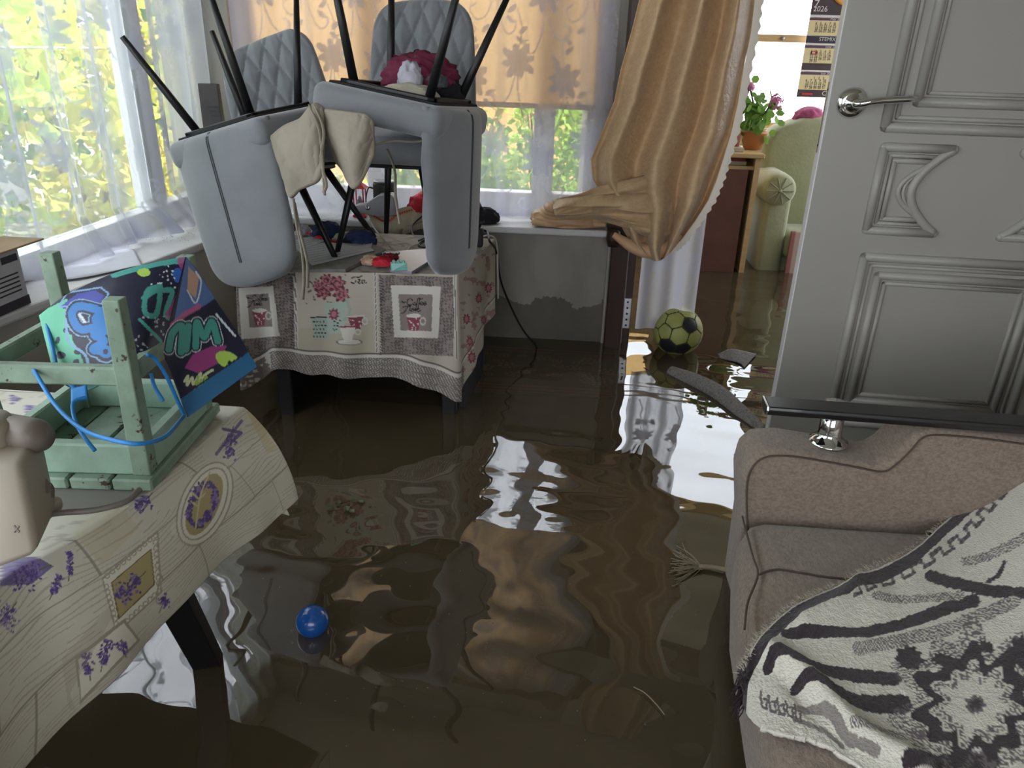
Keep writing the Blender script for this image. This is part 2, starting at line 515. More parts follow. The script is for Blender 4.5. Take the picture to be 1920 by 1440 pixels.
# window 1 (left): white plastic frame, posts, panes, long sill
w1 = empty('window_1', (XL, 2.1, .72), 'large white plastic window on the left behind lace tulle'); w1['kind'] = 'structure'


def part(b, name, m, parent, smooth=False, bevel=0.0, label=None):
    """geometry given in world points, stored relative to an unrotated parent"""
    L = np.array(parent.matrix_basis.translation)
    if parent.parent is not None: L = L+np.array(parent.parent.matrix_basis.translation)
    b.v = [tuple(np.asarray(p)-L) for p in b.v]
    o = b.build(name, m, parent, smooth, bevel)
    if label: o['label'] = label
    return o


part(MB().box((XL-.04, -1.2, .72), (XL+.03, 3.42, .80)).box((XL-.04, -1.2, 2.17), (XL+.03, 3.42, 2.25)), 'frame', 'white_plastic', w1, bevel=.006)
for yy in (-1.16, -.1, .95, 1.9, 2.86, 3.38):
    part(MB().box((XL-.045, yy-.045, .80), (XL+.04, yy+.045, 2.17)), 'post', 'white_plastic', w1, bevel=.006)
for y0, y1 in ((-1.12, -.14), (-.06, .91), (.98, 1.87), (1.93, 2.83), (2.89, 3.35)):
    part(MB().box((XL-.02, y0, .80), (XL-.012, y1, 2.17)), 'pane', 'pane_glass', w1)
for yy in (1.84, 2.80):
    part(MB().box((XL+.038, yy-.004, .82), (XL+.046, yy+.008, 2.15)), 'gasket', 'dark_gasket', w1)
part(MB().prism(sillL+[(-1.275, 3.19), (-1.70, 3.19), (-1.70, -1.2)], .69, .72, 'xy'), 'window_sill', 'sill_plastic', w1, bevel=.008)
part(MB().box((-1.60, 3.395, .72), (-1.45, 3.47, 2.25)), 'corner_post', 'mint_frame', w1, bevel=.006)
# window 2 (back)
w2 = empty('window_2', (-.66, YG, .72), 'white plastic back window half covered by a peach blind'); w2['kind'] = 'structure'
part(MB().box((-1.44, YG-.03, .72), (.12, YG+.05, .82)).box((-1.44, YG-.03, 2.15), (.12, YG+.05, 2.25)).box((-1.44, YG-.03, .8), (-1.37, YG+.05, 2.17)).box((.05, YG-.03, .8), (.12, YG+.05, 2.17)),
     'frame', 'white_plastic', w2, bevel=.006)
for xx in (-.87, -.13):
    part(MB().box((xx-.045, YG-.035, .82), (xx+.045, YG+.05, 2.15)), 'mullion', 'white_plastic', w2, bevel=.006)
for x0, x1 in ((-1.37, -.915), (-.825, -.175), (-.085, .05)):
    part(MB().box((x0, YG+.01, .82), (x1, YG+.016, 2.15)), 'pane', 'pane_glass', w2)
part(MB().box((-1.30, 3.13, .69), (.165, 3.45, .72)), 'window_sill', 'sill_plastic', w2, bevel=.008)

# dark brown door frame with its hinge
tr = MB().prism([(.185, 3.14), (.255, 3.12), (.262, 3.22), (.30, 3.22), (.30, 3.5), (.185, 3.5)], 0, 2.2, 'xy')
t1 = struct('trim_1', tr, 'brown_wood', label='dark brown wooden door post beside the stained wall', bevel=.004)
t1b = struct('trim_2', MB().box((1.65, 3.14, 0), (1.77, 3.5, 2.12)), 'brown_wood', label='dark brown door post hidden behind the white door', bevel=.004)
hp = atz(1174, 590, .35)
hg = MB().box((.262, 3.205, .27), (.296, 3.222, .41)); part(hg, 'hinge', 'steel', t1, bevel=.002)
for k in range(5):
    part(MB().lathe([(.005, 0), (.004, .003), (.001, .004)], (.28, 3.205, .285+.027*k), 8, (0, -1, 0)), 'screw', 'dark_gasket', t1)
part(MB().box((.262, 3.198, 0), (.2655, 3.203, 2.1)), 'door_seal', 'plaster', t1)
# wooden bead round the low wall's right corner
part(MB().tube([(.180, 3.192, .0), (.180, 3.192, .69)], .008, 8), 'corner_bead', 'plaster', t1)

# far window: bars, sash, white light behind
w3 = empty('window_3', (1.9, YF, .97), 'bright far window with a wooden cross bar beyond the doorway'); w3['kind'] = 'structure'
part(MB().box((.38, YF-.02, .95), (2.78, YF+.06, 1.0)).box((.38, YF-.02, 2.42), (2.78, YF+.06, 2.48)).box((.38, YF-.02, 1.0), (.44, YF+.06, 2.42)).box((2.70, YF-.02, 1.0), (2.78, YF+.06, 2.42)), 'frame', 'pine', w3)
zb = aty(1465, 72, YF-.02)[2]
bar = part(MB().box((.4, YF-.03, zb-.022), (2.75, YF+.02, zb+.022)), 'cross_bar', 'pine', w3)
part(MB().box((2.13, YF-.02, 1.0), (2.17, YF+.03, 2.42)), 'mullion', 'pine', w3)
for x0, x1 in ((.44, 2.13), (2.17, 2.70)):
    part(MB().box((x0, YF+.03, 1.0), (x1, YF+.036, 2.42)), 'pane', 'pane_glass', w3)
bx = aty(1467, 74, YF-.03)
part(MB().lathe([(.012, 0), (.012, .01), (.004, .012)], (bx[0], YF-.03, zb), 10, (0, -1, 0)), 'bolt_head', 'steel', w3)
part(MB().box((.3, YF-.06, .925), (2.85, YF, .965)), 'window_sill', 'pine', w3, bevel=.004)

# ------------------------------------------------------------------ garden outside the windows
struct('ground', MB().box((-14, -12, -.35), (14, 16, -.12)), 'ground_grey', label='grey ground outside the windows toned for neutral bounce light')
gw = MB().box((-5.5, 9.0, -.2), (1.5, 9.25, 2.6)).build('garden_house_wall', 'tan_wall')
tag(gw, 'ochre rendered house wall beyond the back garden shrubs', 'wall', kind='structure')


def shrub(name, label, c, rad, n, size, hue, group, seed, stems=5):
    g = np.random.default_rng(seed)
    root = empty(name, c, label, 'shrub', group)
    b = MB()
    for k in range(stems):
        a = g.uniform(0, 6.28); q = np.array([math.cos(a), math.sin(a), 0])*rad[0]*.7
        b.tube([(0, 0, -.15), tuple(q*.25+np.array([0, 0, rad[2]*.5])), tuple(q*.8+np.array([0, 0, rad[2]*1.5]))], [.025, .016, .006], 5)
    b.build('stem', 'bark', root, True)
    # leaves: folded diamonds in clumps
    clumps = g.normal(size=(max(6, n//60), 3)); clumps /= np.linalg.norm(clumps, axis=1)[:, None]; clumps *= g.uniform(.35, 1, (len(clumps), 1))**.5
    P = clumps[g.integers(0, len(clumps), n)]+g.normal(size=(n, 3))*.17
    P = P*np.asarray(rad)+np.array([0, 0, rad[2]]); P = P[P[:, 2] > -.05]; n = len(P)
    d = g.normal(size=(n, 3)); d[:, 2] -= .3; d /= np.linalg.norm(d, axis=1)[:, None]
    w = np.cross(d, g.normal(size=(n, 3))); w /= np.linalg.norm(w, axis=1)[:, None]
    nn = np.cross(d, w); s = size*g.uniform(.6, 1.4, (n, 1))
    V = np.stack([P, P+d*s*.45+w*s*.38+nn*s*.1, P+d*s, P+d*s*.45-w*s*.38+nn*s*.1], 1)
    me = bpy.data.meshes.new('foliage'); me.from_pydata(V.reshape(-1, 3).tolist(), [], np.arange(4*n).reshape(n, 4).tolist())
    cc = np.ones((n, 4, 4), np.float32)
    t = g.uniform(0, 1, (n, 1, 1)); base = np.array(hue[0])*(1-t)+np.array(hue[1])*t
    cc[:, :, :3] = base
    at = me.attributes.new('Col', 'FLOAT_COLOR', 'POINT'); at.data.foreach_set('color', cc.ravel())
    o = link('foliage', me, 'leaf', root); o['kind'] = 'stuff'
    return root


YG1 = (rgb(224, 232, 120), rgb(150, 190, 70)); YG2 = (rgb(196, 220, 110), rgb(96, 146, 66)); GR = (rgb(130, 172, 90), rgb(64, 108, 60)); YO = (rgb(240, 222, 110), rgb(206, 222, 110))
spots = [((-2.9, 2.2, -.1), (.55, .6, .75), 1500, .10, YG1, 'low yellow-green vine bush nearest outside the left window'),
         ((-3.4, 3.6, -.1), (.7, .7, 1.15), 2200, .11, YG1, 'tall yellow-green vine outside the left window beside the mullion'),
         ((-3.9, 2.4, -.1), (.8, .8, 1.45), 2600, .12, YG2, 'tall leafy vine outside the left window at picture edge'),
         ((-3.2, 4.9, -.1), (.7, .7, 1.0), 2000, .10, YO, 'yellow flowering shrub outside the corner of the left window'),
         ((-4.6, 4.4, -.1), (1.0, 1.0, 1.6), 2600, .13, YG2, 'large green shrub deep in the left garden'),
         ((-5.4, 6.2, -.1), (1.3, 1.2, 1.7), 2600, .15, GR, 'dark green tree farthest in the left garden'),
         ((-2.6, 6.2, -.1), (.9, .8, 1.3), 2200, .12, GR, 'green shrub beyond the corner post of both windows'),
         ((-3.1, 1.2, -.1), (.6, .6, .7), 1400, .10, GR, 'low dark green bush outside the near end of the left window'),
         ((-4.4, 3.4, 1.1), (.9, 1.3, .6), 2200, .12, YG1, 'canopy of pale vine leaves high outside the left window')]
for i, (c, r, n, s, h, lb) in enumerate(spots):
    shrub('garden_shrub', lb, c, r, n, s, h, 'shrubs outside the left window', 30+i)
spots = [((-.95, 5.6, -.1), (.5, .45, .62), 1500, .075, YG2, 'bright green shrub outside the back window behind the chairs'),
         ((-.25, 6.4, -.1), (.38, .4, .75), 1300, .07, YG2, 'narrow green bush outside the back window left of the ochre wall gap'),
         ((.35, 7.0, -.1), (.45, .4, .7), 1400, .07, GR, 'green bush outside the back window nearest the gold curtain'),
         ((-1.7, 6.6, -.1), (.6, .6, .7), 1500, .08, YO, 'yellow green bush outside the back window at its left'),
         ((-.75, 4.9, -.1), (.4, .35, .36), 900, .09, GR, 'low broad leaved plant right outside the back window')]
for i, (c, r, n, s, h, lb) in enumerate(spots):
    shrub('garden_shrub', lb, c, r, n, s, h, 'shrubs outside the back window', 60+i)
for k, (z, lb) in enumerate(((1.62, 'upper clothes line wire stretched outside the left window'), (1.36, 'lower clothes line wire stretched outside the left window'))):
    tag(MB().tube([(-2.7, -.5, z), (-2.72, 2.0, z-.02), (-2.75, 5.0, z)], .006, 6).build('garden_wire', 'white_plastic'), lb, 'wire', 'wires outside the left window')

# ------------------------------------------------------------------ flood water
nx, ny = 400, 580
X, Y = np.meshgrid(np.linspace(-1.55, XF-.02, nx), np.linspace(-.6, YF+.01, ny), indexing='ij')
g = np.random.default_rng(5); H = np.zeros_like(X)
for k in range(26):
    lam = g.uniform(.10, .60); th = math.radians(90+g.normal()*28); kx, ky = math.cos(th)*6.283/lam, math.sin(th)*6.283/lam
    H += lam*.0022*g.uniform(.5, 1.3)*np.sin(kx*X+ky*Y+g.uniform(0, 6.28)+1.4*vnoise(X*1.3, Y*1.3, 0, k, 2))
for k in range(12):
    lam = g.uniform(.055, .11); th = math.radians(90+g.normal()*35); kx, ky = math.cos(th)*6.283/lam, math.sin(th)*6.283/lam
    H += lam*.0030*np.clip(vnoise(X*1.6, Y*1.6, 0, 50+k, 2), 0, 1)*np.sin(kx*X+ky*Y+g.uniform(0, 6.28)+1.2*vnoise(X*3, Y*3, 0, 80+k, 2))
mask = .45+.75*np.clip(vnoise(X*1.1+3, Y*1.1, 0, 4, 2)+.35, 0, 1)
H *= mask
water_mat()
wt = grid_mesh('flood_water', np.stack([X, Y, ZW+H], -1), 'muddy_water')
tag(wt, 'brown muddy flood water covering the whole floor with glossy ripples', 'water', kind='stuff')

# ------------------------------------------------------------------ white panel door
DA = math.radians(-3.3); DO = np.array([.705, 2.30, 0.0]); DR = np.array([math.cos(DA), math.sin(DA), 0]); DN = np.array([math.sin(DA), -math.cos(DA), 0])
door = empty('door_1', DO, 'white panelled door with a chrome lever handle standing open beside the sofa'); door.rotation_euler = (0, 0, DA); door['kind'] = 'structure'


def dpx(px, py):
    r = ray(px, py); t = np.dot(DO-C0, DN)/np.dot(r, DN); q = C0+r*t-DO
    return np.dot(q, DR), q[2]


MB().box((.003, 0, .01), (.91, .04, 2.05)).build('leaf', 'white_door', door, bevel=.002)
MB().box((0, .001, .01), (.004, .039, 2.05)).build('lit_edge', 'lit_door_edge', door)  # left edge coloured paler than the leaf, as lit from the far room


def mould(path, r, name='moulding', closed=False, arc=None):
    b = MB()
    P = path+[path[0]] if closed else path
    if arc is not None:
        b.tube([(q[0], 0, q[1]) for q in spline(np.array(P[arc[0]:arc[1]]), 40)], r, 8)
        P = P[arc[1]-1:-1]+P[:arc[0]+1]
    for a, c in zip(P[:-1], P[1:]):
        b.tube([(a[0], .0, a[1]), (c[0], .0, c[1])], r, 8, flat=1.0)
    for a in P: b.lathe([(0, -r), (r*.7, -r*.7), (r, 0), (r*.7, r*.7), (0, r)], (a[0], 0, a[1]), 8)
    b.build(name, 'white_door', door, True)


x1, z1 = dpx(1659, 238); x2, z2 = dpx(1719, 191); W = .91
x1 = (x1+dpx(1712, 0)[0])/2; x2 = (x2+dpx(1765, 0)[0])/2
for dx, r in ((0, .015), (.026, .007)):
    mould([(x1+dx, z1+dx), (W-x1-dx, z1+dx), (W-x1-dx, 1.93-dx), (x1+dx, 1.93-dx)], r, closed=True)
for dx, r in ((0, .014), (.024, .006)):
    mould([(x2+dx, z2+dx), (W-x2-dx, z2+dx), (W-x2-dx, 1.86-dx), (x2+dx, 1.86-dx)], r, closed=True)
zt = dpx(1645, 275)[1]; zbm = dpx(1640, 432)[1]; xl = (dpx(1645, 277)[0]+dpx(1637, 430)[0])/2; xr = dpx(1790, 280)[0]; xm = dpx(1710, 352)[0]
for off, r in ((0, .013), (.022, .006), (.036, .008)):
    zc_ = (zt+zbm)/2; hh = (zt-zbm)/2-off; arc = []
    for k in range(15):
        u = -1+2*k/14
        arc.append((xr-off-(xr-xm)*math.cos(u*math.pi/2)**.9, zc_+u*hh))
    for sx in (1, -1):
        pts = [(xl+off, zc_-hh)]+arc+[(xl+off, zc_+hh)]
        mould([(p[0] if sx == 1 else W-p[0], p[1]) for p in pts], r, closed=True, arc=(1, 16))
xo = (dpx(1630, 480)[0]+dpx(1555, 740)[0])/2; zo = dpx(1630, 482)[1]; xi = dpx(1622, 620)[0]; zi = dpx(1660, 517)[1]; zib = dpx(1620, 752)[1]
for dx, r in ((0, .014), (.025, .006)):
    mould([(xo+dx, zo-dx), (W-xo-dx, zo-dx), (W-xo-dx, zib-.08+dx), (xo+dx, zib-.08+dx)], r, closed=True)
for dx, r in ((0, .013), (.024, .007)):
    mould([(xi+dx, zi-dx), (W-xi-dx, zi-dx), (W-xi-dx, zib+dx), (xi+dx, zib+dx)], r, closed=True)
hx, hz = dpx(1597, 193)
h = MB().lathe([(.0, 0), (.041, 0), (.041, .004), (.034, .011), (.026, .013), (.014, .014), (.013, .03), (.0, .03)], (hx, 0, hz), 28, (0, -1, 0)).build('handle', 'chrome', door, True)
lx, lz = dpx(1708, 183)
lv = [(hx, -.03, hz), (hx, -.05, hz), (hx+.012, -.058, hz+.002), (hx+.05, -.06, hz+.010), (lx, -.055, lz)]
MB().tube(spline(lv, 16), [.012]*5+[.0105]*5+[.010]*5+[.008], 10).build('lever', 'chrome', h, True)
ez = dpx(1570, 205)[1]
MB().box((-.0015, .012, ez-.12), (.001, .028, ez+.07)).build('latch_plate', 'steel', door)
for k in (-.1, .05): MB().box((-.003, .018, ez+k-.003), (0, .023, ez+k+.003)).build('screw', 'dark_gasket', door)

# ------------------------------------------------------------------ grey quilted chairs
mat('velvet', rgb(128, 131, 135), .8, var=.4, vs=7, vcol=rgb(104, 107, 111), sheen=.5, bump=.06, bs=160)
mat('seam', rgb(70, 74, 78), .8)
mat('under_cloth', rgb(28, 28, 30), .9)


def backrest_mesh():
    nu, nv, th = 61, 71, .030
    s = np.linspace(-1, 1, nu)[:, None]+np.zeros((1, nv)); t = np.zeros((nu, 1))+np.linspace(0, 1, nv)[None, :]
    u = np.clip((t-.74)/.26, 0, 1)
    w = (.225+.012*np.sin(t*3.0))*(1-.14*t)*np.sqrt(np.clip(1-.52*u**3.4, .05, 1))
    y0 = .205+.075*t-.045*s*s*(1-.3*t)
    z = .365+.535*t-.012*s*s*u
    edge = np.clip((1-np.abs(s)**5)*(1-np.clip((t-.5)/.5, 0, 1)**9)*(1-np.clip((.3-t)/.3, 0, 1)**9), 0, 1)**.5
    f = th*(.25+.75*edge)
    X = s*w
    # diamond quilting on the inner face
    zz = t*.535; a = (X*2.0+zz)/.165; b = (X*2.0-zz)/.165
    qa = np.abs(a-np.round(a)); qb = np.abs(b-np.round(b)); q = np.minimum(qa, qb)
    groove = np.exp(-(q/.045)**2)*np.clip(edge*1.3-.25, 0, 1)
    front = np.stack([X, y0-f+.008*groove-.016*np.clip(q*2, 0, 1)**.8*edge, z], -1)
    back = np.stack([X, y0+f, z], -1)
    V = np.concatenate([front.reshape(-1, 3), back.reshape(-1, 3)]); n = nu*nv
    idx = np.arange(n).reshape(nu, nv); F_ = []
    for i in range(nu-1):
        for j in range(nv-1):
            F_.append((idx[i, j], idx[i+1, j], idx[i+1, j+1], idx[i, j+1])); F_.append((n+idx[i, j+1], n+idx[i+1, j+1], n+idx[i+1, j], n+idx[i, j]))
    rim = list(idx[:, 0])+list(idx[-1, 1:])+list(idx[::-1, -1][1:])+list(idx[0, ::-1][1:-1])
    for k in range(len(rim)):
        p, q2 = rim[k], rim[(k+1) % len(rim)]
        F_.append((q2, p, p+n, q2+n))
    b = MB(); b.v = [tuple(p) for p in V]; b.f = F_
    return b, back[nu//2]


def make_chair(label):
    root = empty('dining_chair', (0, 0, 0), label, 'chair', 'grey quilted dining chairs stacked on the table')
    b = MB().rbox((0, -.005, .41), (.46, .45, .10), .036, 4); st = b.build('seat', 'velvet', root, True)
    MB().rbox((0, -.005, .359), (.38, .37, .012), .004, 1).build('base_panel', 'under_cloth', root)
    b, line = backrest_mesh(); bk = b.build('backrest', 'velvet', root, True)
    MB().tube([p+np.array([-.004, .001, 0]) for p in line[:60:2]], .0022, 6).build('seam', 'seam', bk)
    MB().tube([p+np.array([.004, .001, 0]) for p in line[:60:2]], .0022, 6).build('seam', 'seam', bk)
    fr = MB()
    for a, c in (((-.15, -.15), (.15, -.15)), ((.15, -.15), (.15, .15)), ((.15, .15), (-.15, .15)), ((-.15, .15), (-.15, -.15))):
        fr.rbox(((a[0]+c[0])/2, (a[1]+c[1])/2, .348), (abs(a[0]-c[0])+.028, abs(a[1]-c[1])+.028, .014), .003, 1)
    fr.build('frame', 'black_metal', root)
    for sx in (-1, 1):
        for sy in (-1, 1):
            MB().tube([(sx*.13, sy*.13, .355), (sx*.172, sy*.172, .178), (sx*.215, sy*.215, .0)], [.0155, .0135, .010], 10).build('leg', 'black_metal', root, True)
    return root


def copy_tree(o, parent=None):
    c = o.copy(); COL.objects.link(c); c.parent = parent
    for ch in list(o.children): copy_tree(ch, c)
    return c


def pose(o, R, t, s):
    m = Matrix.Identity(4)
    for i in range(3):
        for j in range(3): m[i][j] = R[i][j]*s
        m[i][3] = t[i]
    o.matrix_basis = m


poses = [('upright grey quilted chair standing on the table under the clothes pile', [[.9734, .2272, -.0309], [-.2281, .9731, -.0318], [.0228, .038, .999]], (-.566, 2.631, .73), .9),
         ('tilted grey quilted chair standing behind the upturned chair at the left window', [[.9423, .1155, -.3143], [-.0856, .9905, .1073], [.3237, -.0742, .9432]], (-.935, 2.63, .645), .93),
         ('upturned grey chair on the left with its plain back and seam hanging toward viewer', [[.9127, -.3038, .2733], [-.3116, -.9501, -.0155], [.2644, -.071, -.9618]], (-1.11, 2.43, 1.462), .86),
         ('upturned grey chair on the right holding crumpled clothes between its raised legs', [[.2191, .9627, -.1585], [.9739, -.2257, -.0245], [-.0594, -.149, -.9871]], (-.45, 2.371, 1.582), .9)]
ch0 = make_chair(poses[0][0])
for i, (lb, R, t, s) in enumerate(poses):
    o = ch0 if i == 0 else copy_tree(ch0)
    o['label'] = lb; pose(o, R, t, s)

# ------------------------------------------------------------------ desk at the back with the tea cloth
mat('dark_board', rgb(26, 25, 28), .5)
dk = empty('desk', (-.66, 2.55, 0), 'dark desk under the tea print tablecloth carrying the stacked chairs', 'desk')
ZT = .720
topo = [(-1.05, 2.27), (-.352, 2.345), (-.29, 2.85), (-1.05, 2.88)]
part(MB().prism(topo, ZT-.03, ZT, 'xy'), 'tabletop', 'dark_board', dk, bevel=.003)
for x, y in ((-.95, 2.32), (-.39, 2.40), (-.34, 2.80), (-.95, 2.82)):
    part(MB().rbox((x, y, .345), (.05, .05, .69), .004, 1), 'leg', 'dark_board', dk)
part(MB().prism([(-.365, 2.44), (-.345, 2.44), (-.315, 2.76), (-.335, 2.76)], .03, .69, 'xy'), 'side_panel', 'dark_board', dk)
part(MB().prism([(-.92, 2.80), (-.37, 2.79), (-.37, 2.805), (-.92, 2.815)], .03, .69, 'xy'), 'back_panel', 'dark_board', dk)
part(MB().prism([(-.96, 2.34), (-.945, 2.34), (-.945, 2.80), (-.96, 2.80)], .03, .69, 'xy'), 'side_panel', 'dark_board', dk)

CREAM = np.array(rgb(182, 174, 160)); GREYB = np.array(rgb(124, 115, 110)); DGREY = np.array(rgb(98, 90, 87)); INK = np.array(rgb(40, 34, 36))
ROSE = np.array(rgb(132, 62, 76)); PINK = np.array(rgb(176, 120, 126)); MINT = np.array(rgb(160, 176, 164)); OFFW = np.array(rgb(206, 202, 192))
T = [(-1.065, 2.86), (-1.065, 2.55), (-1.065, 2.262), (-.985, 2.264), (-.955, 2.266), (-.90, 2.268), (-.65, 2.298), (-.45, 2.322), (-.348, 2.333), (-.335, 2.45), (-.305, 2.65), (-.282, 2.86)]
T = np.array([(x, y, .728) for x, y in T])
B = np.array([(-1.14, 2.86, .40), (-1.14, 2.5, .33), aty(450, 736, 2.25), aty(502, 702, 2.33), aty(516, 690, 2.235), aty(560, 700, 2.25), aty(650, 707, 2.265), aty(765, 712, 2.285), aty(862, 754, 2.30), aty(884, 690, 2.44), aty(905, 640, 2.62), aty(926, 585, 2.80)])
seg = np.array([0, 1.4, 2.8, 3.7, 4.1, 5, 7, 9.2, 11, 12.2, 13.6, 15])
uu = np.linspace(0, 15, 420)
Ti = np.stack([np.interp(uu, seg, T[:, k]) for k in range(3)], -1); Bi = np.stack([np.interp(uu, seg, B[:, k]) for k in range(3)], -1)
ker = np.exp(-np.linspace(-2, 2, 17)**2); ker /= ker.sum()


def smooth1(A):
    return np.stack([np.convolve(np.pad(A[:, k], 8, mode='edge'), ker, 'valid') for k in range(3)], -1)


Ti, Bi = smooth1(Ti), smooth1(Bi)
nv = 150; v = np.linspace(0, 1, nv)[None, :, None]
P = Ti[:, None, :]*(1-v)+Bi[:, None, :]*v
tang = np.gradient(Ti, axis=0); nrm = np.stack([tang[:, 1], -tang[:, 0]], -1); nrm /= np.linalg.norm(nrm, axis=1)[:, None]+1e-9
wv = (.010*np.sin(uu*2.1)+.006*np.sin(uu*4.7+1)+.012*np.exp(-((uu-11)/.5)**2))[:, None]*np.linspace(0, 1, nv)[None, :]**1.1
P[..., 0] += nrm[:, None, 0]*wv; P[..., 1] += nrm[:, None, 1]*wv
P[..., 2] += .004*np.sin(uu*3.2)[:, None]*np.linspace(0, 1, nv)[None, :]**4
px, py = proj(P)
pr = Print(px, py, CREAM)
un, vn = (uu[:, None]+0*px).ravel(), (np.linspace(0, 1, nv)[None, :]+0*px).ravel()
arch = vnoise(px/9, py/9, 0, 3, 3).ravel()


def scroll(i):
    """grey scroll ornament"""
    x, y = pr.u[i], pr.v[i]; n = np.sin(x*.55+2.2*np.sin(y*.42))*np.sin(y*.5+2.0*np.sin(x*.38))
    k = n > .12; pr.mix(i[k], DGREY*.9); pr.mix(i[~k], GREYB*1.25)


# left coffee panel, middle tea panel, right coffee panel
i = pr.poly([(440, 520), (552, 512), (556, 668), (440, 680)], GREYB); scroll(i)
pr.poly([(448, 540), (512, 536), (524, 630), (452, 636)], OFFW); pr.poly([(462, 552), (504, 550), (512, 612), (468, 614)], GREYB*1.15)
pr.poly([(555, 500), (703, 500), (706, 664), (559, 662)], CREAM*1.06)
pr.poly([(560, 616), (706, 600), (706, 664), (560, 662)], rgb(176, 168, 146), .7)
i = pr.poly([(710, 515), (853, 520), (850, 668), (716, 662)], GREYB); scroll(i)
pr.poly([(733, 535), (826, 537), (822, 634), (739, 632)], OFFW)
pr.poly([(747, 551), (811, 552), (809, 621), (751, 619)], GREYB*1.2)
for x0, x1 in ((703, 708), (553, 558), (852, 858)):
    pr.line([(x0, 500), (x0+4, 672)], 5.5, OFFW); pr.line([(x0, 500), (x0+4, 672)], 1.6, DGREY)
for x0 in (713, 545):
    for k in range(30): pr.line([(x0, 520+k*5), (x0+5, 523+k*5)], 1.8, INK, .8)
# roses, mugs, teapot
for cx_, cy_, r in ((607, 545, 15), (632, 533, 15), (640, 552, 14), (612, 525, 11), (596, 535, 9)):
    pr.ell(cx_, cy_, r, r, ROSE*.8, jag=.18, nj=7); pr.ell(cx_, cy_, r*.78, r*.78, PINK, jag=.15, nj=6); pr.ell(cx_, cy_, r*.5, r*.5, ROSE, jag=.2, nj=5); pr.ell(cx_, cy_, r*.28, r*.28, PINK)
pr.dots(575, 515, 650, 570, 40, 2.0, INK*1.4, .8, 3)
pr.poly([(608, 568), (652, 566), (645, 625), (614, 625)], MINT*1.15); pr.line([(650, 560), (656, 585), (646, 600)], 5, MINT, smooth=20)
pr.ell(626, 589, 9, 10, ROSE, jag=.2); pr.ell(626, 589, 5, 5, PINK); pr.dots(614, 600, 640, 620, 10, 1.6, INK*1.3)
pr.poly([(584, 594), (613, 593), (616, 634), (590, 636)], MINT); pr.line([(584, 595), (613, 594)], 2.5, INK)
for a_ in range(5):
    for b_ in range(4): pr.ell(589+6*b_+(a_ % 2)*3, 603+7*a_, 1.6, 1.6, INK*1.3)
pr.poly([(652, 594), (682, 592), (676, 618), (660, 618)], ROSE); pr.line([(652, 594), (682, 592)], 3, OFFW); pr.ell(684, 602, 6, 7, OFFW, ring=.6)
pr.dots(656, 598, 678, 615, 12, 1.3, OFFW, 1, 9)
pr.ell(655, 641, 25, 6, OFFW); pr.ell(655, 641, 25, 6, GREYB, ring=.85)
pr.poly([(637, 613), (667, 612), (660, 640), (645, 641)], OFFW*1.08); pr.line([(637, 613), (667, 612)], 3, ROSE); pr.ell(671, 622, 6, 6, OFFW, ring=.55)
for x0, y0 in ((776, 602), (487, 592)):
    pr.poly([(x0-14, y0-10), (x0+14, y0-11), (x0+9, y0+18), (x0-8, y0+18)], ROSE*1.1); pr.ell(x0, y0-10, 14, 4, OFFW); pr.ell(x0+17, y0, 6, 8, OFFW*.8, ring=.6); pr.dots(x0-11, y0-5, x0+10, y0+16, 12, 1.4, OFFW, 1, 4)


def script(x, y, s, strokes, w=1.9):
    for st in strokes: pr.line([(x+a*s, y+b*s) for a, b in st], w, INK, smooth=10*len(st))


TEA = [[(2, 0), (8, -3), (16, -2), (22, -5)], [(13, -3), (11, 4), (7, 9), (2, 8), (1, 4)], [(14, 6), (18, 4), (17, 1), (14, 4), (15, 9), (20, 8)], [(27, 4), (23, 3), (21, 7), (24, 9), (27, 4), (27, 8), (30, 8)]]
COF = [[(-8, 4), (-5, 2), (-3, 5), (0, 3)], [(14, 0), (9, -4), (4, 1), (5, 8), (11, 9), (15, 6)], [(18, 4), (15, 6), (17, 9), (20, 7), (18, 4)], [(28, -4), (24, -3), (22, 5), (20, 13)], [(32, -3), (28, -2), (26, 5), (24, 13)], [(28, 7), (32, 5), (31, 3), (28, 6), (30, 9), (34, 7)], [(34, 7), (38, 5), (37, 3), (34, 6), (36, 9), (40, 7)]]
TIM = [[(-4, 13), (3, 11), (10, 12)], [(4, 12), (1, 18), (-3, 23), (-7, 24)], [(9, 15), (8, 19), (11, 19)], [(13, 15), (12, 20), (15, 15), (16, 20), (19, 15), (20, 20)], [(22, 18), (26, 16), (24, 14), (22, 18), (24, 21), (28, 19)]]
script(657, 522, 1.0, TEA); script(760, 563, 1.0, COF+TIM); script(470, 556, .8, COF+TIM, 1.6)
# hem with small dots, right hand drop with roses
hem = (vn > .80) & (un > 4) & (un < 11.6); idx = np.nonzero(hem)[0]; pr.mix(idx, GREYB*.95)
x, y = pr.u[idx], pr.v[idx]; dd = (np.sin(x*1.05+y*.3)*np.sin(y*1.05-x*.2)) > .55; pr.mix(idx[dd], OFFW)
for vv, w_ in ((.79, .012), (.76, .006)):
    k = np.nonzero((np.abs(vn-vv) < w_) & (un > 2))[0]; pr.mix(k, OFFW if vv > .78 else DGREY)
k = np.nonzero((vn > .80) & (un <= 4))[0]; pr.mix(k, GREYB); pr.mix(k[arch[k] > .15], OFFW)
k = np.nonzero((un > 11.1) & (arch > .25))[0]; pr.mix(k, ROSE*1.1, .55)
for cx_, cy_, r in ((874, 598, 9), (880, 640, 8), (884, 670, 10), (897, 560, 8), (915, 540, 9), (906, 600, 7)):
    pr.ell(cx_, cy_, r*.7, r, ROSE, jag=.2); pr.ell(cx_, cy_, r*.4, r*.6, PINK)
mat('printed_cotton', attr=True, rough=.85, bump=.05, bs=300)
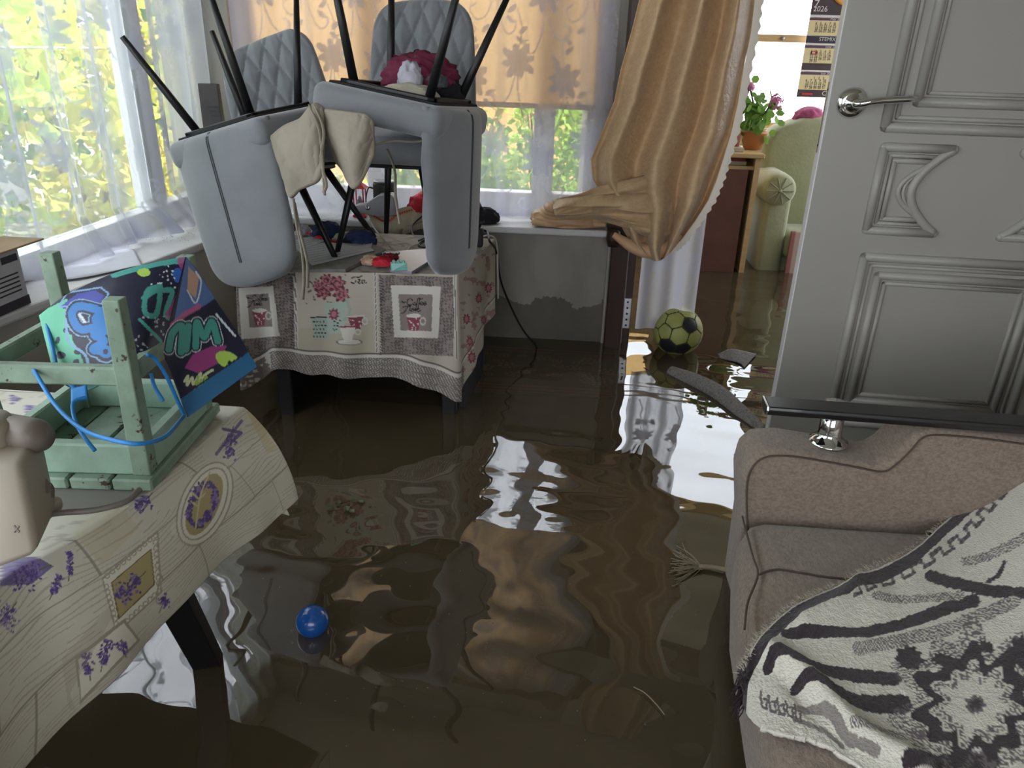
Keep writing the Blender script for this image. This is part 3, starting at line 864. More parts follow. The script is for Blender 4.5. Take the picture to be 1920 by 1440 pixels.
tc = empty('tea_tablecloth', (0, 0, 0), 'cream and grey tablecloth with tea cups, roses and Coffee Time lettering on the desk', 'tablecloth')
grid_mesh('hanging_side', P, 'printed_cotton', tc, pr.out(), thick=.003)
nT = 60
tp = patch([(-1.065, 2.87, .728), (-.282, 2.86, .728), (-.348, 2.333, .728), (-1.065, 2.262, .728)], nT, nT)
pt = Print(tp[..., 0]*100, tp[..., 1]*100, rgb(176, 172, 164)); nz = vnoise(tp[..., 0]*30, tp[..., 1]*30, 0, 2, 3).ravel()
pt.mix(np.nonzero(nz > .2)[0], rgb(140, 134, 134)); pt.mix(np.nonzero(nz < -.35)[0], rgb(170, 130, 128), .5)
tp[..., 2] += .001*nz.reshape(nT, nT)
grid_mesh('top_side', tp, 'printed_cotton', tc, pt.out())

# ------------------------------------------------------------------ near table with the lavender cloth
lt = empty('side_table', (-1.05, .75, 0), 'near table under the lavender print oilcloth with black slanted legs', 'table')
part(MB().prism([(-1.38, 1.25), (-.645, 1.25), (-.66, .98), (-.70, .86), (-.73, .70), (-.74, .10), (-1.38, .10)], .705, .735, 'xy'), 'tabletop', 'dark_board', lt, bevel=.003)


def slant_leg(p0, p1, w=.055):
    a, b = np.array(p0), np.array(p1); d = (b-a)/np.linalg.norm(b-a); s = np.cross(d, (0, 0, 1)); s /= np.linalg.norm(s); u = np.cross(s, d)
    vs = [p+s*i*w/2+u*j*w/3 for p in (a, b) for i, j in ((-1, -1), (1, -1), (1, 1), (-1, 1))]
    return MB().add(vs, [(0, 1, 2, 3), (7, 6, 5, 4), (0, 4, 5, 1), (1, 5, 6, 2), (2, 6, 7, 3), (3, 7, 4, 0)])


legw = atz(390, 1240, .2); legt = atz(322, 1110, .5); dv = legw-legt
part(slant_leg(legt-dv*.40, legw+dv*.62), 'leg', 'black_metal', lt, bevel=.003)
part(slant_leg((-1.32, .95, .705), (-1.32, 1.15, .02)), 'leg', 'black_metal', lt, bevel=.003)
part(slant_leg((-.72, .40, .705), (-.74, .20, .02)), 'leg', 'black_metal', lt, bevel=.003)
part(slant_leg((-1.32, .40, .705), (-1.32, .20, .02)), 'leg', 'black_metal', lt, bevel=.003)

ZL = .742
Tp = np.array([atz(456, 764, ZL), atz(380, 830, ZL), atz(300, 905, ZL), atz(190, 985, ZL), atz(90, 1040, ZL), atz(0, 1092, ZL), (-.70, .50, ZL), (-.70, .12, ZL)])
Bp = np.array([atz(556, 935, .565), atz(500, 985, .56), atz(418, 1058, .555), atz(290, 1188, .55), atz(180, 1302, .545), atz(50, 1440, .54), (-.625, .45, .53), (-.63, .10, .53)])
nu, n1, n2 = 430, 90, 230
Ti, Bi = spline(Tp, nu), spline(Bp, nu)
v2 = np.linspace(0, 1, n2)[None, :, None]
sk = Ti[:, None, :]*(1-v2)+Bi[:, None, :]*v2
bul = np.sin(np.linspace(0, 1, n2)*math.pi)**.8*.018
sk[..., 0] += bul[None, :]; sk[..., 2] += bul[None, :]*.7
ul = np.linspace(0, 1, nu)[:, None]
fold = .005*np.sin(ul*15)+.0025*np.sin(ul*37+1); sk[..., 0] += fold*np.linspace(0, 1, n2)[None, :]**1.4
lf = Ti.copy(); lf[:, 0] = -1.40
lf[:, 1] = np.linspace(1.275, .12, nu)
v1 = (np.linspace(0, 1, n1)[None, :, None])
tp = lf[:, None, :]*(1-v1)+Ti[:, None, :]*v1
bump = .006*np.clip(vnoise(tp[..., 0]*7, tp[..., 1]*7, 0, 8, 3), -.2, 1); tp[..., 2] += bump*np.minimum(1, 4*(1-v1[..., 0]))
P = np.concatenate([tp[:, :-1], sk], 1)
px, py = proj(P)
WOOD = np.array(rgb(200, 196, 180)); WD = np.array(rgb(148, 141, 126)); LAV = np.array(rgb(88, 70, 128)); LAV2 = np.array(rgb(130, 114, 162)); TAN = np.array(rgb(166, 153, 108))
pr = Print(px, py, WOOD)
# printed wood planks: grain along the table, drawn in cloth coordinates (metres from the edge / along it)
arc = np.r_[0, np.cumsum(np.linalg.norm(np.diff(P[nu//2], axis=0), axis=1))][None, :]+0*px
lng = np.r_[0, np.cumsum(np.linalg.norm(np.diff(Ti, axis=0), axis=1))][:, None]+0*px
warp = .012*vnoise(lng*9, arc*22, 0, 5, 2)
gr = np.sin((arc+warp*1.6)*900+7*vnoise(lng*6, arc*30, 0, 7, 3)); gk = (gr > .72) & (vnoise(lng*18, arc*60, 0, 17, 2) > -.15); pr.mix(np.nonzero(gk.ravel())[0], WD*1.12, .6)
plank = np.abs(((arc+.02)/.075) % 1-.5) > .485; pr.mix(np.nonzero(plank.ravel())[0], WD*.85, .8)
cross = np.abs(((lng+.07*np.floor((arc+.02)/.075))/.23) % 1-.5) > .493; pr.mix(np.nonzero(cross.ravel())[0], WD*.85, .8)
t_ = vnoise(lng*14, arc*14, 0, 12, 2); pr.mix(np.nonzero((t_ > .45).ravel())[0], WOOD*1.18, .5)
FR = np.array(rgb(212, 208, 192)); FR2 = np.array(rgb(158, 151, 134))


def sprig(x0, y0, x1, y1, w, seed, n=70):
    g = np.random.default_rng(seed)
    pr.line([(x0, y0), (x1, y1)], 2, rgb(90, 100, 70))
    for _ in range(n):
        t = g.uniform(0, .75); s = w*(1-.3*t)*g.normal()*.5
        dx, dy = x1-x0, y1-y0; L_ = math.hypot(dx, dy)
        pr.ell(x0+dx*t-dy/L_*s, y0+dy*t+dx/L_*s, 3.2, 2.0, LAV if g.random() < .6 else LAV2, g.uniform(0, 180))


# oval frame with the wreath
pr.ell(383, 945, 84, 46, FR2, -66); pr.ell(383, 945, 81, 43, FR, -66); pr.ell(383, 945, 73, 37, FR2, -66); pr.ell(383, 945, 70, 34, FR*1.04, -66); pr.ell(382, 946, 62, 27, TAN, -66)
g = np.random.default_rng(3)
for k in range(330):
    a = g.uniform(0, 6.28); q = g.normal()*2.6
    ex, ey = 41*math.cos(a), 20*math.sin(a); c_, s_ = math.cos(math.radians(-66)), math.sin(math.radians(-66))
    if k > 0: pr.ell(378+ex*c_-ey*s_+q, 945+ex*s_+ey*c_+q, 3.4, 2.2, LAV if g.random() < .65 else LAV2, g.uniform(0, 180))
pr.line([(393, 885), (375, 930), (366, 990)], 3, rgb(196, 186, 146), smooth=20); pr.line([(360, 925), (372, 935), (384, 925)], 3, rgb(196, 186, 146), smooth=20); pr.line([(357, 940), (370, 950)], 3, rgb(196, 186, 146))
# diamond frame with the bunch
pr.poly([(190, 1085), (296, 995), (302, 1112), (216, 1190)], FR2); pr.poly([(193, 1086), (293, 1000), (299, 1110), (218, 1185)], FR*1.05)
pr.poly([(207, 1092), (283, 1028), (290, 1096), (221, 1162)], rgb(120, 108, 70)); pr.poly([(210, 1093), (281, 1032), (287, 1095), (223, 1157)], TAN)
for (a, b) in (((200, 1080), (290, 1003)), ((290, 1005), (298, 1105)), ((298, 1108), (220, 1180)), ((220, 1180), (196, 1090))):
    for k in range(9): pr.ell(a[0]+(b[0]-a[0])*k/9, a[1]+(b[1]-a[1])*k/9, 5.5, 5.5, FR2*1.05, ring=.6)
sprig(222, 1122, 272, 1072, 18, 5, 90)
# lower frame with sprigs, scattered lavender
pr.poly([(140, 1232), (232, 1160), (262, 1200), (150, 1320)], FR2); pr.poly([(146, 1236), (231, 1168), (256, 1200), (152, 1310)], FR*1.08)
sprig(160, 1225, 168, 1275, 12, 6, 60); sprig(200, 1200, 188, 1260, 14, 7, 70); sprig(226, 1202, 236, 1232, 10, 8, 30)
pr.poly([(115, 1235), (200, 1140), (212, 1152), (130, 1300), (140, 1330), (128, 1330)], FR2, .35)
sprig(425, 860, 437, 800, 12, 9, 60); pr.line([(405, 852), (452, 790)], 6, LAV, .8); pr.line([(418, 805), (452, 812), (440, 822)], 6, LAV, .9)
pr.poly([(0, 1045), (70, 1045), (100, 1062), (60, 1095), (0, 1100)], LAV, .85); sprig(20, 1090, 95, 1060, 26, 10, 120); sprig(132, 1035, 128, 1090, 8, 11, 50); sprig(112, 1080, 92, 1125, 9, 12, 50)
sprig(0, 1170, 30, 1130, 22, 13, 60); sprig(255, 955, 285, 925, 16, 14, 60); sprig(300, 1120, 318, 1140, 10, 15, 25)
pr.line([(300, 1080), (292, 1125), (302, 1135), (298, 1148)], 3.5, FR2, smooth=20)
pr.poly([(135, 1000), (215, 940), (260, 990), (190, 1060)], rgb(190, 176, 134), .35); pr.poly([(460, 770), (480, 772), (520, 840), (500, 850)], rgb(190, 170, 120), .6)
for k in range(12): sprig(20+k*26, 752+(k % 3)*16, 40+k*26, 748+(k % 3)*14, 8, 40+k, 16)
mat('oilcloth', attr=True, rough=.38, bump=.04, bs=40, coat=.15)
lc = empty('lavender_tablecloth', (0, 0, 0), 'pale oilcloth printed with wood planks and lavender wreaths on the near table', 'tablecloth')
grid_mesh('cloth', P, 'oilcloth', lc, pr.out(), thick=.002)
bk_t = np.array([(-1.40, 1.275, ZL), (-1.0, 1.275, ZL), Tp[0]]); bk_b = np.array([(-1.42, 1.33, .54), (-1.0, 1.335, .54), atz(545, 962, .545)])
bs_ = ruled(bk_t, bk_b, 60, 16); bs_[..., 1] += .008*np.sin(np.linspace(0, 30, 60))[:, None]*np.linspace(0, 1, 16)[None, :]
grid_mesh('back_drop', bs_, 'oilcloth', lc, np.tile(WOOD, (60, 16, 1)), thick=.002)

# ------------------------------------------------------------------ tulle, blind and gold curtain
sheer('tulle', (.87, .88, .95), .36, .56, .5)


def motif(P, x, y, s, mir=1, w=1.0):
    """embroidered flower with a curling stem"""
    for k in range(8):
        a = k*math.pi/4+.2; rx = .030*s*(1.15 if k % 2 else .9)
        cx_, cy_ = x+mir*math.cos(a)*rx, y+math.sin(a)*rx
        P.ell(cx_, cy_, .026*s, .0125*s, (w, w, w), math.degrees(a) if mir == 1 else -math.degrees(a))
    P.line([(x, y-.03*s), (x+mir*.004*s, y-.10*s), (x+mir*.03*s, y-.165*s), (x+mir*.058*s, y-.16*s), (x+mir*.062*s, y-.135*s), (x+mir*.046*s, y-.13*s)], .006*s, (w*.8,)*3, smooth=36)
    P.line([(x-mir*.006*s, y-.04*s), (x-mir*.03*s, y-.11*s), (x-mir*.065*s, y-.13*s), (x-mir*.085*s, y-.10*s), (x-mir*.066*s, y-.085*s)], .006*s, (w*.8,)*3, smooth=36)
    P.line([(x, y+.03*s), (x+mir*.012*s, y+.09*s), (x-mir*.006*s, y+.15*s)], .005*s, (w*.8,)*3, smooth=20)
    for k in range(4):
        P.ell(x+mir*(.02-.018*k)*s+(.012*s if k % 2 else -.012*s), y+(.06+.03*k)*s, .017*s, .008*s, (w, w, w), 40 if k % 2 else -40)


def tulle_sheet(name, label, u0, u1, z0, z1, nu, nz, place, lattice, strips, seed, group):
    U, Z = np.meshgrid(np.linspace(u0, u1, nu), np.linspace(z0, z1, nz), indexing='ij')
    pr = Print(U, Z, (0, 0, 0))
    for (x, y, s, m) in lattice: motif(pr, x, y, s, m, .85)
    c = pr.out()[..., 0]
    lean = (Z-z0)*.02
    for (a, b, wgt) in strips:               # gathered folds painted in: denser and darker, as if layered cloth dimmed the light
        k = 1/(1+np.exp(-np.clip((np.minimum(U+lean-a, b-U-lean))/.0035, -30, 30))); c = np.maximum(c, k*wgt*(.9+.1*vnoise(U*60, Z*2, 0, seed)))
    c = np.clip(c+.10*np.clip(vnoise(U*3, Z*.6, 0, seed+2, 2), 0, 1)+.06*vnoise(U*90, Z*4, 0, seed+3, 1), 0, 1)
    hem = np.clip((z0+.10-Z)/.10, 0, 1); c = np.clip(c+.22*hem, 0, 1)
    off = .020*np.sin(U*31+.8*np.sin(Z*1.7))+.012*np.sin(U*67+2)+.01*vnoise(U*8, Z*2, 0, seed, 2)
    P = place(U, Z, off)
    o = grid_mesh(name, P, 'tulle', None, np.repeat(c[..., None], 3, -1))
    return tag(o, label, 'curtain', group)


def place_left(U, Z, off):
    hem = np.clip((.86-Z)/.12, 0, 1)
    return np.stack([-1.572+off+.12*hem*(.5+.5*vnoise(U*5, U*0, 0, 3, 2))*np.clip((U-2.15)/.2, 0, 1), U, Z], -1)


g = np.random.default_rng(21)
lat = [(1.35+.225*i+(.11 if j % 2 else 0), 1.02+.34*j+.06*(i % 3), 1.25, 1 if (i+j) % 2 else -1) for i in range(9) for j in range(4)]
stL = [(1.55, 1.62, .75), (1.74, 1.83, .78), (1.93, 1.965, .55), (2.06, 2.13, .72), (2.30, 2.345, .6), (2.48, 2.60, .72), (2.66, 2.72, .85), (2.80, 2.85, .55), (2.93, 3.0, .72), (3.06, 3.2, .6), (3.24, 3.33, .85)]
tulle_sheet('tulle_curtain', 'white lace tulle with folds shaded grey hanging across the left window', 1.0, 3.34, .735, 2.3, 430, 300, place_left, lat, stL, 4, 'white lace tulles')


def place_back(U, Z, off):
    return np.stack([U, 3.265+off*.45+.012*np.sin(U*9), Z], -1)


lat = [(-1.28+.19*i+(.09 if j % 2 else 0), .98+.31*j+.07*(i % 2), 1.25, 1 if i % 2 else -1) for i in range(8) for j in range(4)]
stB = [(-1.42, -1.30, .8), (-1.09, -1.06, .45), (-.69, -.67, .4), (-.315, -.275, .38), (-.20, -.19, .35), (.02, .07, .5), (.085, .15, .7)]
tulle_sheet('tulle_curtain', 'white flowered tulle hanging in front of the peach blind of the back window', -1.42, .15, .735, 2.3, 330, 300, place_back, lat, stB, 9, 'white lace tulles')

sheer('door_tulle', (.9, .91, .94), .62, .38, .6)


def place_door(U, Z, off):
    return np.stack([U, 3.155+off*.7, Z], -1)


tulle_sheet('tulle_curtain', 'white net curtain hanging in the doorway below the gold curtain', .315, .565, .295, 2.2, 120, 220, place_door, [(.40+.16*i, .6+.4*j, 1.0, 1) for i in range(2) for j in range(4)],
            [(.33, .36, .8), (.41, .425, .7), (.47, .50, .8), (.55, .565, .7), (.60, .63, .8)], 15, 'white lace tulles').data.materials[0] = MATS['door_tulle']

mat('peach_blind', rgb(236, 196, 148), .8, var=.25, vs=3, vcol=rgb(226, 180, 128), trans=.72, stretch=(1, 1, 6))
bl = empty('roller_blind', (-.65, 3.35, 1.19), 'peach roller blind half drawn over the back window', 'blind')
xg = np.linspace(-1.37, .075, 40)[:, None]+np.zeros((1, 12)); zg = np.zeros((40, 1))+np.linspace(1.195, 2.25, 12)[None, :]
grid_mesh('fabric', np.stack([xg+.65, .006*np.sin(xg*7)+.004*np.sin(xg*17), zg-1.19], -1), 'peach_blind', bl)
part(MB().rbox((-.648, 3.35, 1.188), (1.455, .014, .022), .004, 2), 'bottom_bar', mat('blind_bar', rgb(206, 184, 158), .5), bl)
part(MB().tube([(-1.38, 3.35, 2.24), (.085, 3.35, 2.24)], .022, 14), 'roller', 'white_plastic', bl)

# gold damask curtain
mat('gold_damask', rgb(230, 202, 160), .34, var=.5, vs=34, vcol=rgb(210, 176, 130), bump=.5, bs=55, sheen=.3, trans=.32, stretch=(1, 1, 1.6))
cu = empty('drape_curtain', (.25, 3.05, .72), 'gold damask curtain swept aside and heaped on the end of the window sill', 'curtain')
rows = [(-560, 1300, 1500), (-250, 1248, 1455), (0, 1199, 1415), (60, 1184, 1408), (130, 1164, 1394), (190, 1152, 1384), (250, 1128, 1371), (300, 1108, 1356), (340, 1112, 1344), (380, 1140, 1328), (420, 1160, 1303), (455, 1180, 1278), (476, 1205, 1258)]
rows = np.array(rows, float); nr, nc = 150, 170
t = np.linspace(0, len(rows)-1, nr); R_ = np.stack([np.interp(t, np.arange(len(rows)), rows[:, k]) for k in range(3)], -1)
P = np.zeros((nc, nr, 3)); cc = np.linspace(0, 1, nc)
for j in range(nr):
    py_, xl_, xr_ = R_[j]; low = np.clip((py_-250)/230, 0, 1)
    ph = cc*2*math.pi*3.3+.5*math.sin(py_*.004)+1.5*low*cc+.9*np.sin(cc*5+1)
    yo = 3.02+.058*np.sin(ph)+.008*np.sin(ph*2.1+1+py_*.006)-.09*low*np.sin(cc*math.pi)+.012*vnoise(cc*6, cc*0+py_*.012, 0, 3, 2)
    for i in range(nc):
        sag = 34*low*(math.sin(cc[i]*math.pi)-.3)
        P[i, j] = aty(xl_+(xr_-xl_)*cc[i], py_+sag*.6, yo[i])
cl = np.array(cu.location)
grid_mesh('hanging_folds', P-cl, 'gold_damask', cu, thick=.003)
# white lace edging down its right side
e = P[-1]; ed = np.stack([e+np.array([0, -.002, 0]), e+np.array([.016, -.004, 0]), e+np.array([.030, 0, 0])], 0); ed[2, :, 0] += .004*np.sin(np.arange(nr)*1.3)
mat('lace_edge', rgb(226, 222, 212), .8, trans=.4)
grid_mesh('lace_edging', ed-cl, 'lace_edge', cu)
# the end thrown over the sill: swept folds and a roll
mat('gold_back', rgb(206, 168, 128), .5, var=.4, vs=8, vcol=rgb(150, 110, 74), sheen=.2)
up = [aty(1250, 318, 3.07), aty(1190, 336, 2.98), aty(1125, 350, 2.97), aty(1090, 360, 3.02), aty(1058, 366, 3.08), aty(1036, 376, 3.11)]
lo = [aty(1268, 452, 3.07), aty(1220, 446, 2.96), aty(1165, 424, 2.96), aty(1115, 412, 3.05), aty(1075, 414, 3.09), aty(1045, 412, 3.11)]
sw = ruled(np.array(up), np.array(lo), 120, 50); vv = np.linspace(0, 1, 50)[None, :]; us = np.linspace(0, 1, 120)[:, None]
sw[..., 1] -= .05*np.sin(vv*math.pi)+.014*np.sin(vv*16+us*4)+.008*np.sin(vv*31-us*7)
sw[..., 2] += .006*np.sin(vv*22+us*6)
grid_mesh('swept_fold', sw-cl, 'gold_damask', cu, thick=.003)
c_ = np.array([aty(1066, 400, 3.16)[0], 3.165, .722])
rb = MB()
for k in range(5):
    a = k*.7
    pts = [(c_[0]-.150+.014*k, c_[1]-.02+.03*math.sin(a), .742+.017*k), (c_[0]-.06, c_[1]-.035+.02*math.cos(a), .745+.016*k), (c_[0]+.05, c_[1]-.02+.02*math.sin(a+1), .742+.018*k), (c_[0]+.16, c_[1]-.01, .745+.018*k)]
    rb.tube(spline(pts, 30), list(.012+.014*np.sin(np.linspace(.25, 2.9, 30))), 12, flat=.75)
o = part(rb, 'gathered_roll', 'gold_back', cu, True)
crumple('gathered_heap', np.array([c_[0]-.01, c_[1]+.03, .724])-cl, (.27, .15, .11), 23, 'gold_back', cu, amp=.3, freq=2.6)
bb = MB(); bb.tube(spline([aty(1150, 440, 2.99), aty(1195, 466, 2.97), aty(1240, 470, 2.98), aty(1275, 440, 3.0)], 24), list(.008+.022*np.sin(np.linspace(.2, 2.9, 24))), 14, flat=.8)
part(bb, 'bottom_roll', 'gold_back', cu, True)
part(MB().lathe([(.0, 0), (.022, .0), (.03, .03), (.028, .06), (.018, .075), (0, .075)], (aty(1150, 452, 3.11)[0], 3.11, aty(1150, 462, 3.11)[2]), 16), 'weight', 'brown_wood', cu, True)

# ------------------------------------------------------------------ sofa
mat('suede', rgb(148, 132, 117), .85, var=.55, vs=120, vcol=rgb(100, 87, 76), sheen=.35, bump=.45, bs=190, stretch=(1, .7, 1.3))
mat('suede_seam', rgb(84, 72, 64), .9)
so = empty('sofa', (.9, .8, 0), 'brown suede sofa with black wooden arm rail in the right foreground', 'sofa')
YA0, YA1 = 1.475, 1.60
prof = [aty(x, y, YA0) for x, y in ((1394, 985), (1393, 905), (1403, 868), (1428, 848), (1475, 846), (1540, 856), (1600, 867), (1648, 875), (1672, 862), (1700, 836), (1722, 812), (1750, 806), (1830, 812), (1920, 824))]
prof = [(p[0], p[2]) for p in prof]; prof = prof+[(1.5, prof[-1][1]), (1.5, .05), (prof[0][0]+.01, .05)]
am = part(MB().prism(prof, YA0, YA1, 'xz'), 'arm', 'suede', so, True, bevel=.013)
ps = spline([(x, YA0-.001, z) for x, z in prof[:14]], 80)
part(MB().tube(ps+np.array([.010, -.0005, -.011]), .0022, 6), 'arm_seam', 'suede_seam', so)
seat = MB().prism([(.425, 1.47), (.372, 1.2), (.34, .8), (.325, .15), (1.0, .15), (1.0, 1.47)], .235, .445, 'xy')
bm_ = part(seat, 'seat_cushion', 'suede', so, True, bevel=.055)
part(MB().prism([(.475, 1.47), (.425, 1.2), (.405, .8), (.39, .15), (1.5, .15), (1.5, 1.47)], .05, .24, 'xy'), 'base', 'suede', so, True, bevel=.02)
bkp = MB().prism([(.90, .40), (.97, .47), (1.12, .80), (1.20, .86), (1.42, .86), (1.5, .80), (1.5, .05), (.95, .05)], .15, 1.47, 'xz')
part(bkp, 'backrest', 'suede', so, True, bevel=.03)
s1 = [atz(x, y, .447) for x, y in ((1392, 968), (1400, 1000), (1412, 1045), (1421, 1078), (1402, 1130), (1396, 1180))]
part(MB().tube(spline(s1, 30), .0022, 6), 'cushion_seam', 'suede_seam', so)
s1 = [atz(x, y, .447) for x, y in ((1421, 1078), (1455, 1068), (1500, 1074), (1550, 1082), (1610, 1088))]
part(MB().tube(spline(s1, 30), .0022, 6), 'cushion_seam', 'suede_seam', so)
mat('black_wood', rgb(24, 23, 24), .35, var=.5, vs=30, vcol=rgb(40, 39, 40), stretch=(.3, 6, 6), coat=.3)
ZR = .705
a, b_ = atz(1433, 742, ZR), atz(1920, 778, ZR)
dr = (b_-a)/np.linalg.norm(b_-a); nrl = np.array([-dr[1], dr[0], 0]); far = a+dr*1.02
vs = []
for p in (a, far):
    for k, h in ((.0, 0), (-.058, 0), (-.061, -.008), (-.053, -.022), (-.004, -.022)): vs.append(p+nrl*k+np.array([0, 0, h]))
part(MB().add(vs, [(0, 1, 2, 3, 4), (9, 8, 7, 6, 5)]+[(i, 5+i, 5+(i+1) % 5, (i+1) % 5) for i in range(5)]), 'arm_rail', 'black_wood', so, bevel=.002)
part(MB().add([p+q for q in (np.zeros(3), dr*-.004) for p in vs[:5]], [(0, 1, 2, 3, 4), (9, 8, 7, 6, 5)]+[(i, 5+i, 5+(i+1) % 5, (i+1) % 5) for i in range(5)]), 'rail_end_cap', 'steel', so)
pc = atz(1540, 832, .575); pc[1] = 1.55
part(MB().lathe([(0, 0), (.043, 0), (.043, .005), (.036, .009), (.034, .013), (.026, .018), (.025, .03), (.0245, .10), (.0, .10)], (pc[0], pc[1], .596), 28), 'post', 'chrome', so, True)

# ------------------------------------------------------------------ blanket over the sofa


def sofa_h(x, y):
    return .458+.95*max(0., x-.93)*(1 if x < 1.25 else 1)


def onsofa(px, py, dz=0.0):
    z = .458
    for _ in range(30):
        p = atz(px, py, z+dz); z = .5*z+.5*sofa_h(p[0], p[1])
    return atz(px, py, z+dz)


E_ = [(1390, 1262), (1412, 1217), (1440, 1181), (1490, 1136), (1545, 1112), (1590, 1096), (1612, 1078), (1660, 1060), (1720, 1026), (1775, 976), (1835, 920), (1890, 858), (1960, 775), (2060, 660)]
L_ = [(1392, 1322), (1402, 1345), (1425, 1366), (1465, 1378), (1510, 1385), (1545, 1398), (1590, 1425), (1650, 1470), (1730, 1530), (1840, 1600), (1960, 1650), (2080, 1680), (2250, 1700), (2420, 1700)]
hang = [.05, .03, .012, .0, 0, 0, 0, 0, 0, 0, 0, 0, 0, 0]
Ee = np.array([onsofa(x, y, .004) for x, y in E_]); Ll = np.array([onsofa(x, y, .004-h) for (x, y), h in zip(L_, hang)])
NU, NV = 300, 250
Ts, Bs = spline(Ee, NU), spline(Ll, NU)
vv = np.linspace(0, 1, NV)[None, :, None]
P = Ts[:, None, :]*(1-vv)+Bs[:, None, :]*vv
for i in range(0, NU):
    pass
hx_ = .462+.95*np.clip(P[..., 0]-.93, 0, .4); P[..., 2] = np.maximum(P[..., 2], np.where(P[..., 0] > .42, hx_, P[..., 2]))
px, py = proj(P)


def ridge(pts, w, h):
    Q = spline(np.array(pts, float), 40); d = np.full(px.shape, 1e9)
    for k in range(39):
        ax, ay = Q[k]; bx, by = Q[k+1]-Q[k]; tt = np.clip(((px-ax)*bx+(py-ay)*by)/(bx*bx+by*by), 0, 1)
        d = np.minimum(d, np.hypot(px-ax-tt*bx, py-ay-tt*by))
    return h*np.exp(-(d/w)**2)


P[..., 2] += ridge([(1440, 1225), (1500, 1262), (1560, 1330), (1620, 1385), (1720, 1440)], 24, .022)+ridge([(1600, 1100), (1560, 1140), (1510, 1170)], 20, .014)+ridge([(1460, 1190), (1540, 1160), (1640, 1120)], 26, .008)-ridge([(1470, 1270), (1530, 1330), (1590, 1390)], 18, .008)
P[..., 2] += .003*vnoise(px/40, py/40, 0, 6, 3)+.002+.0012*vnoise(px/5, py/5, 0, 16, 1)
BCR = np.array(rgb(230, 226, 212)); BDK = np.array(rgb(52, 40, 46)); BGY = np.array(rgb(112, 102, 102))
pr = Print(px+2.5*vnoise(px/6, py/6, 0, 1, 2), py+2.5*vnoise(px/6, py/6, 0, 2, 2), BCR)
vc = (np.linspace(0, 1, NV)[None, :]+0*px)
wid = np.linalg.norm(P-P[:, :1], axis=-1)
# greek key line, stripes and flower
for (p0, p1) in ((((1575, 1122)), ((1480, 1165))),):
    pr.line([p0, p1], 9, BGY, .8)
key = [(1596, 1122), (1640, 1100), (1700, 1075), (1760, 1040), (1810, 1000), (1850, 955), (1885, 915), (1925, 870)]
Q = spline(np.array(key, float), 46)
for k in range(0, 45):
    a, b2 = Q[k], Q[min(k+1, 45)]; d = (b2-a)/max(1e-6, np.linalg.norm(b2-a)); n_ = np.array([-d[1], d[0]])
    h = 7 if k % 4 < 2 else -7
    pr.line([a+n_*h, b2+n_*h], 7, BDK, .85)
    if k % 2 == 1: pr.line([b2+n_*7, b2-n_*7], 5.5, BDK, .8)
pr.line([(1470, 1197), (1540, 1190), (1640, 1184), (1720, 1162), (1780, 1140), (1826, 1128)], 17, BDK, 1, 60, 26)
pr.line([(1745, 1082), (1790, 1095), (1850, 1108), (1930, 1114)], 22, BDK, 1, 40); pr.line([(1852, 1092), (1875, 1075), (1882, 1055)], 9, BDK, 1, 20)
pr.line([(1438, 1258), (1450, 1238), (1475, 1236), (1520, 1256), (1600, 1268), (1676, 1276)], 20, BDK, 1, 60, 26)
pr.line([(1490, 1294), (1510, 1282), (1540, 1288), (1580, 1310), (1630, 1322), (1690, 1322)], 19, BDK, 1, 60, 36)
pr.line([(1700, 1440), (1760, 1432), (1860, 1430)], 30, BDK, 1, 30)
for ln, w_ in (([(1610, 1218), (1700, 1200), (1790, 1175), (1900, 1130)], 26), ([(1640, 1125), (1720, 1125), (1800, 1118)], 16), ([(1600, 1370), (1680, 1385), (1740, 1380)], 22), ([(1810, 1055), (1860, 1040), (1920, 1010)], 18)):
    i0 = pr.c.copy(); pr.line(ln, w_, BGY, 1, 40)
    ch = np.nonzero(np.any(pr.c != i0, 1))[0]; k = np.sin(pr.u[ch]*1.3+pr.v[ch]*.9) > .15; pr.c[ch[k]] = BCR*.95
for k in range(5):
    x0, y0 = 1425+16*k, 1300+6*k
    pr.line([(x0, y0), (x0+4, y0+28), (x0+13, y0+30), (x0+12, y0+12), (x0+7, y0+12)], 4.5, BGY)
pr.line([(1500, 1330), (1550, 1340), (1590, 1390), (1640, 1420)], 15, BGY, .8, 30); pr.line([(1490, 1350), (1545, 1372), (1580, 1400)], 9, BGY, .8, 30)
fx, fy = 1828, 1322
d0 = np.hypot((pr.u-fx)/1.05, (pr.v-fy)*1.02); an = np.arctan2(pr.v-fy, pr.u-fx)
jg = 1+.14*np.sin(an*11)+.10*np.sin(an*7+1); hat = np.sin(pr.u*1.6+pr.v*.5)*np.sin(pr.v*1.6-pr.u*.3) > .0
for r0, r1, col, h in ((104, 138, BGY, True), (72, 102, BDK, False), (50, 68, BGY, True), (9, 17, BGY, False), (0, 10, BDK, False)):
    k = (d0/jg > r0) & (d0/jg < r1)
    if h: k &= hat
    pr.mix(np.nonzero(k)[0], col)
k = (d0/jg > 24) & (d0/jg < 50); pr.mix(np.nonzero(k)[0], BCR)
for (x0, y0, rx, ry, ro) in ((1705, 1235, 26, 20, 20), (1765, 1238, 18, 11, 0), (1850, 1215, 16, 10, 30), (1912, 1225, 20, 28, 0)):
    pr.ell(x0, y0, rx, ry, BDK, ro, jag=.15, nj=9)
k = np.nonzero((wid < .058+.004*vnoise(px/12, py/12, 0, 4)).ravel())[0]; pr.mix(k, BDK)
k = np.nonzero((wid < .007).ravel())[0]; pr.mix(k, BCR*.95)
un_ = (np.linspace(0, 1, NU)[:, None]+0*px).ravel()
k = np.nonzero(un_ < .055)[0]; pr.mix(k, BDK)
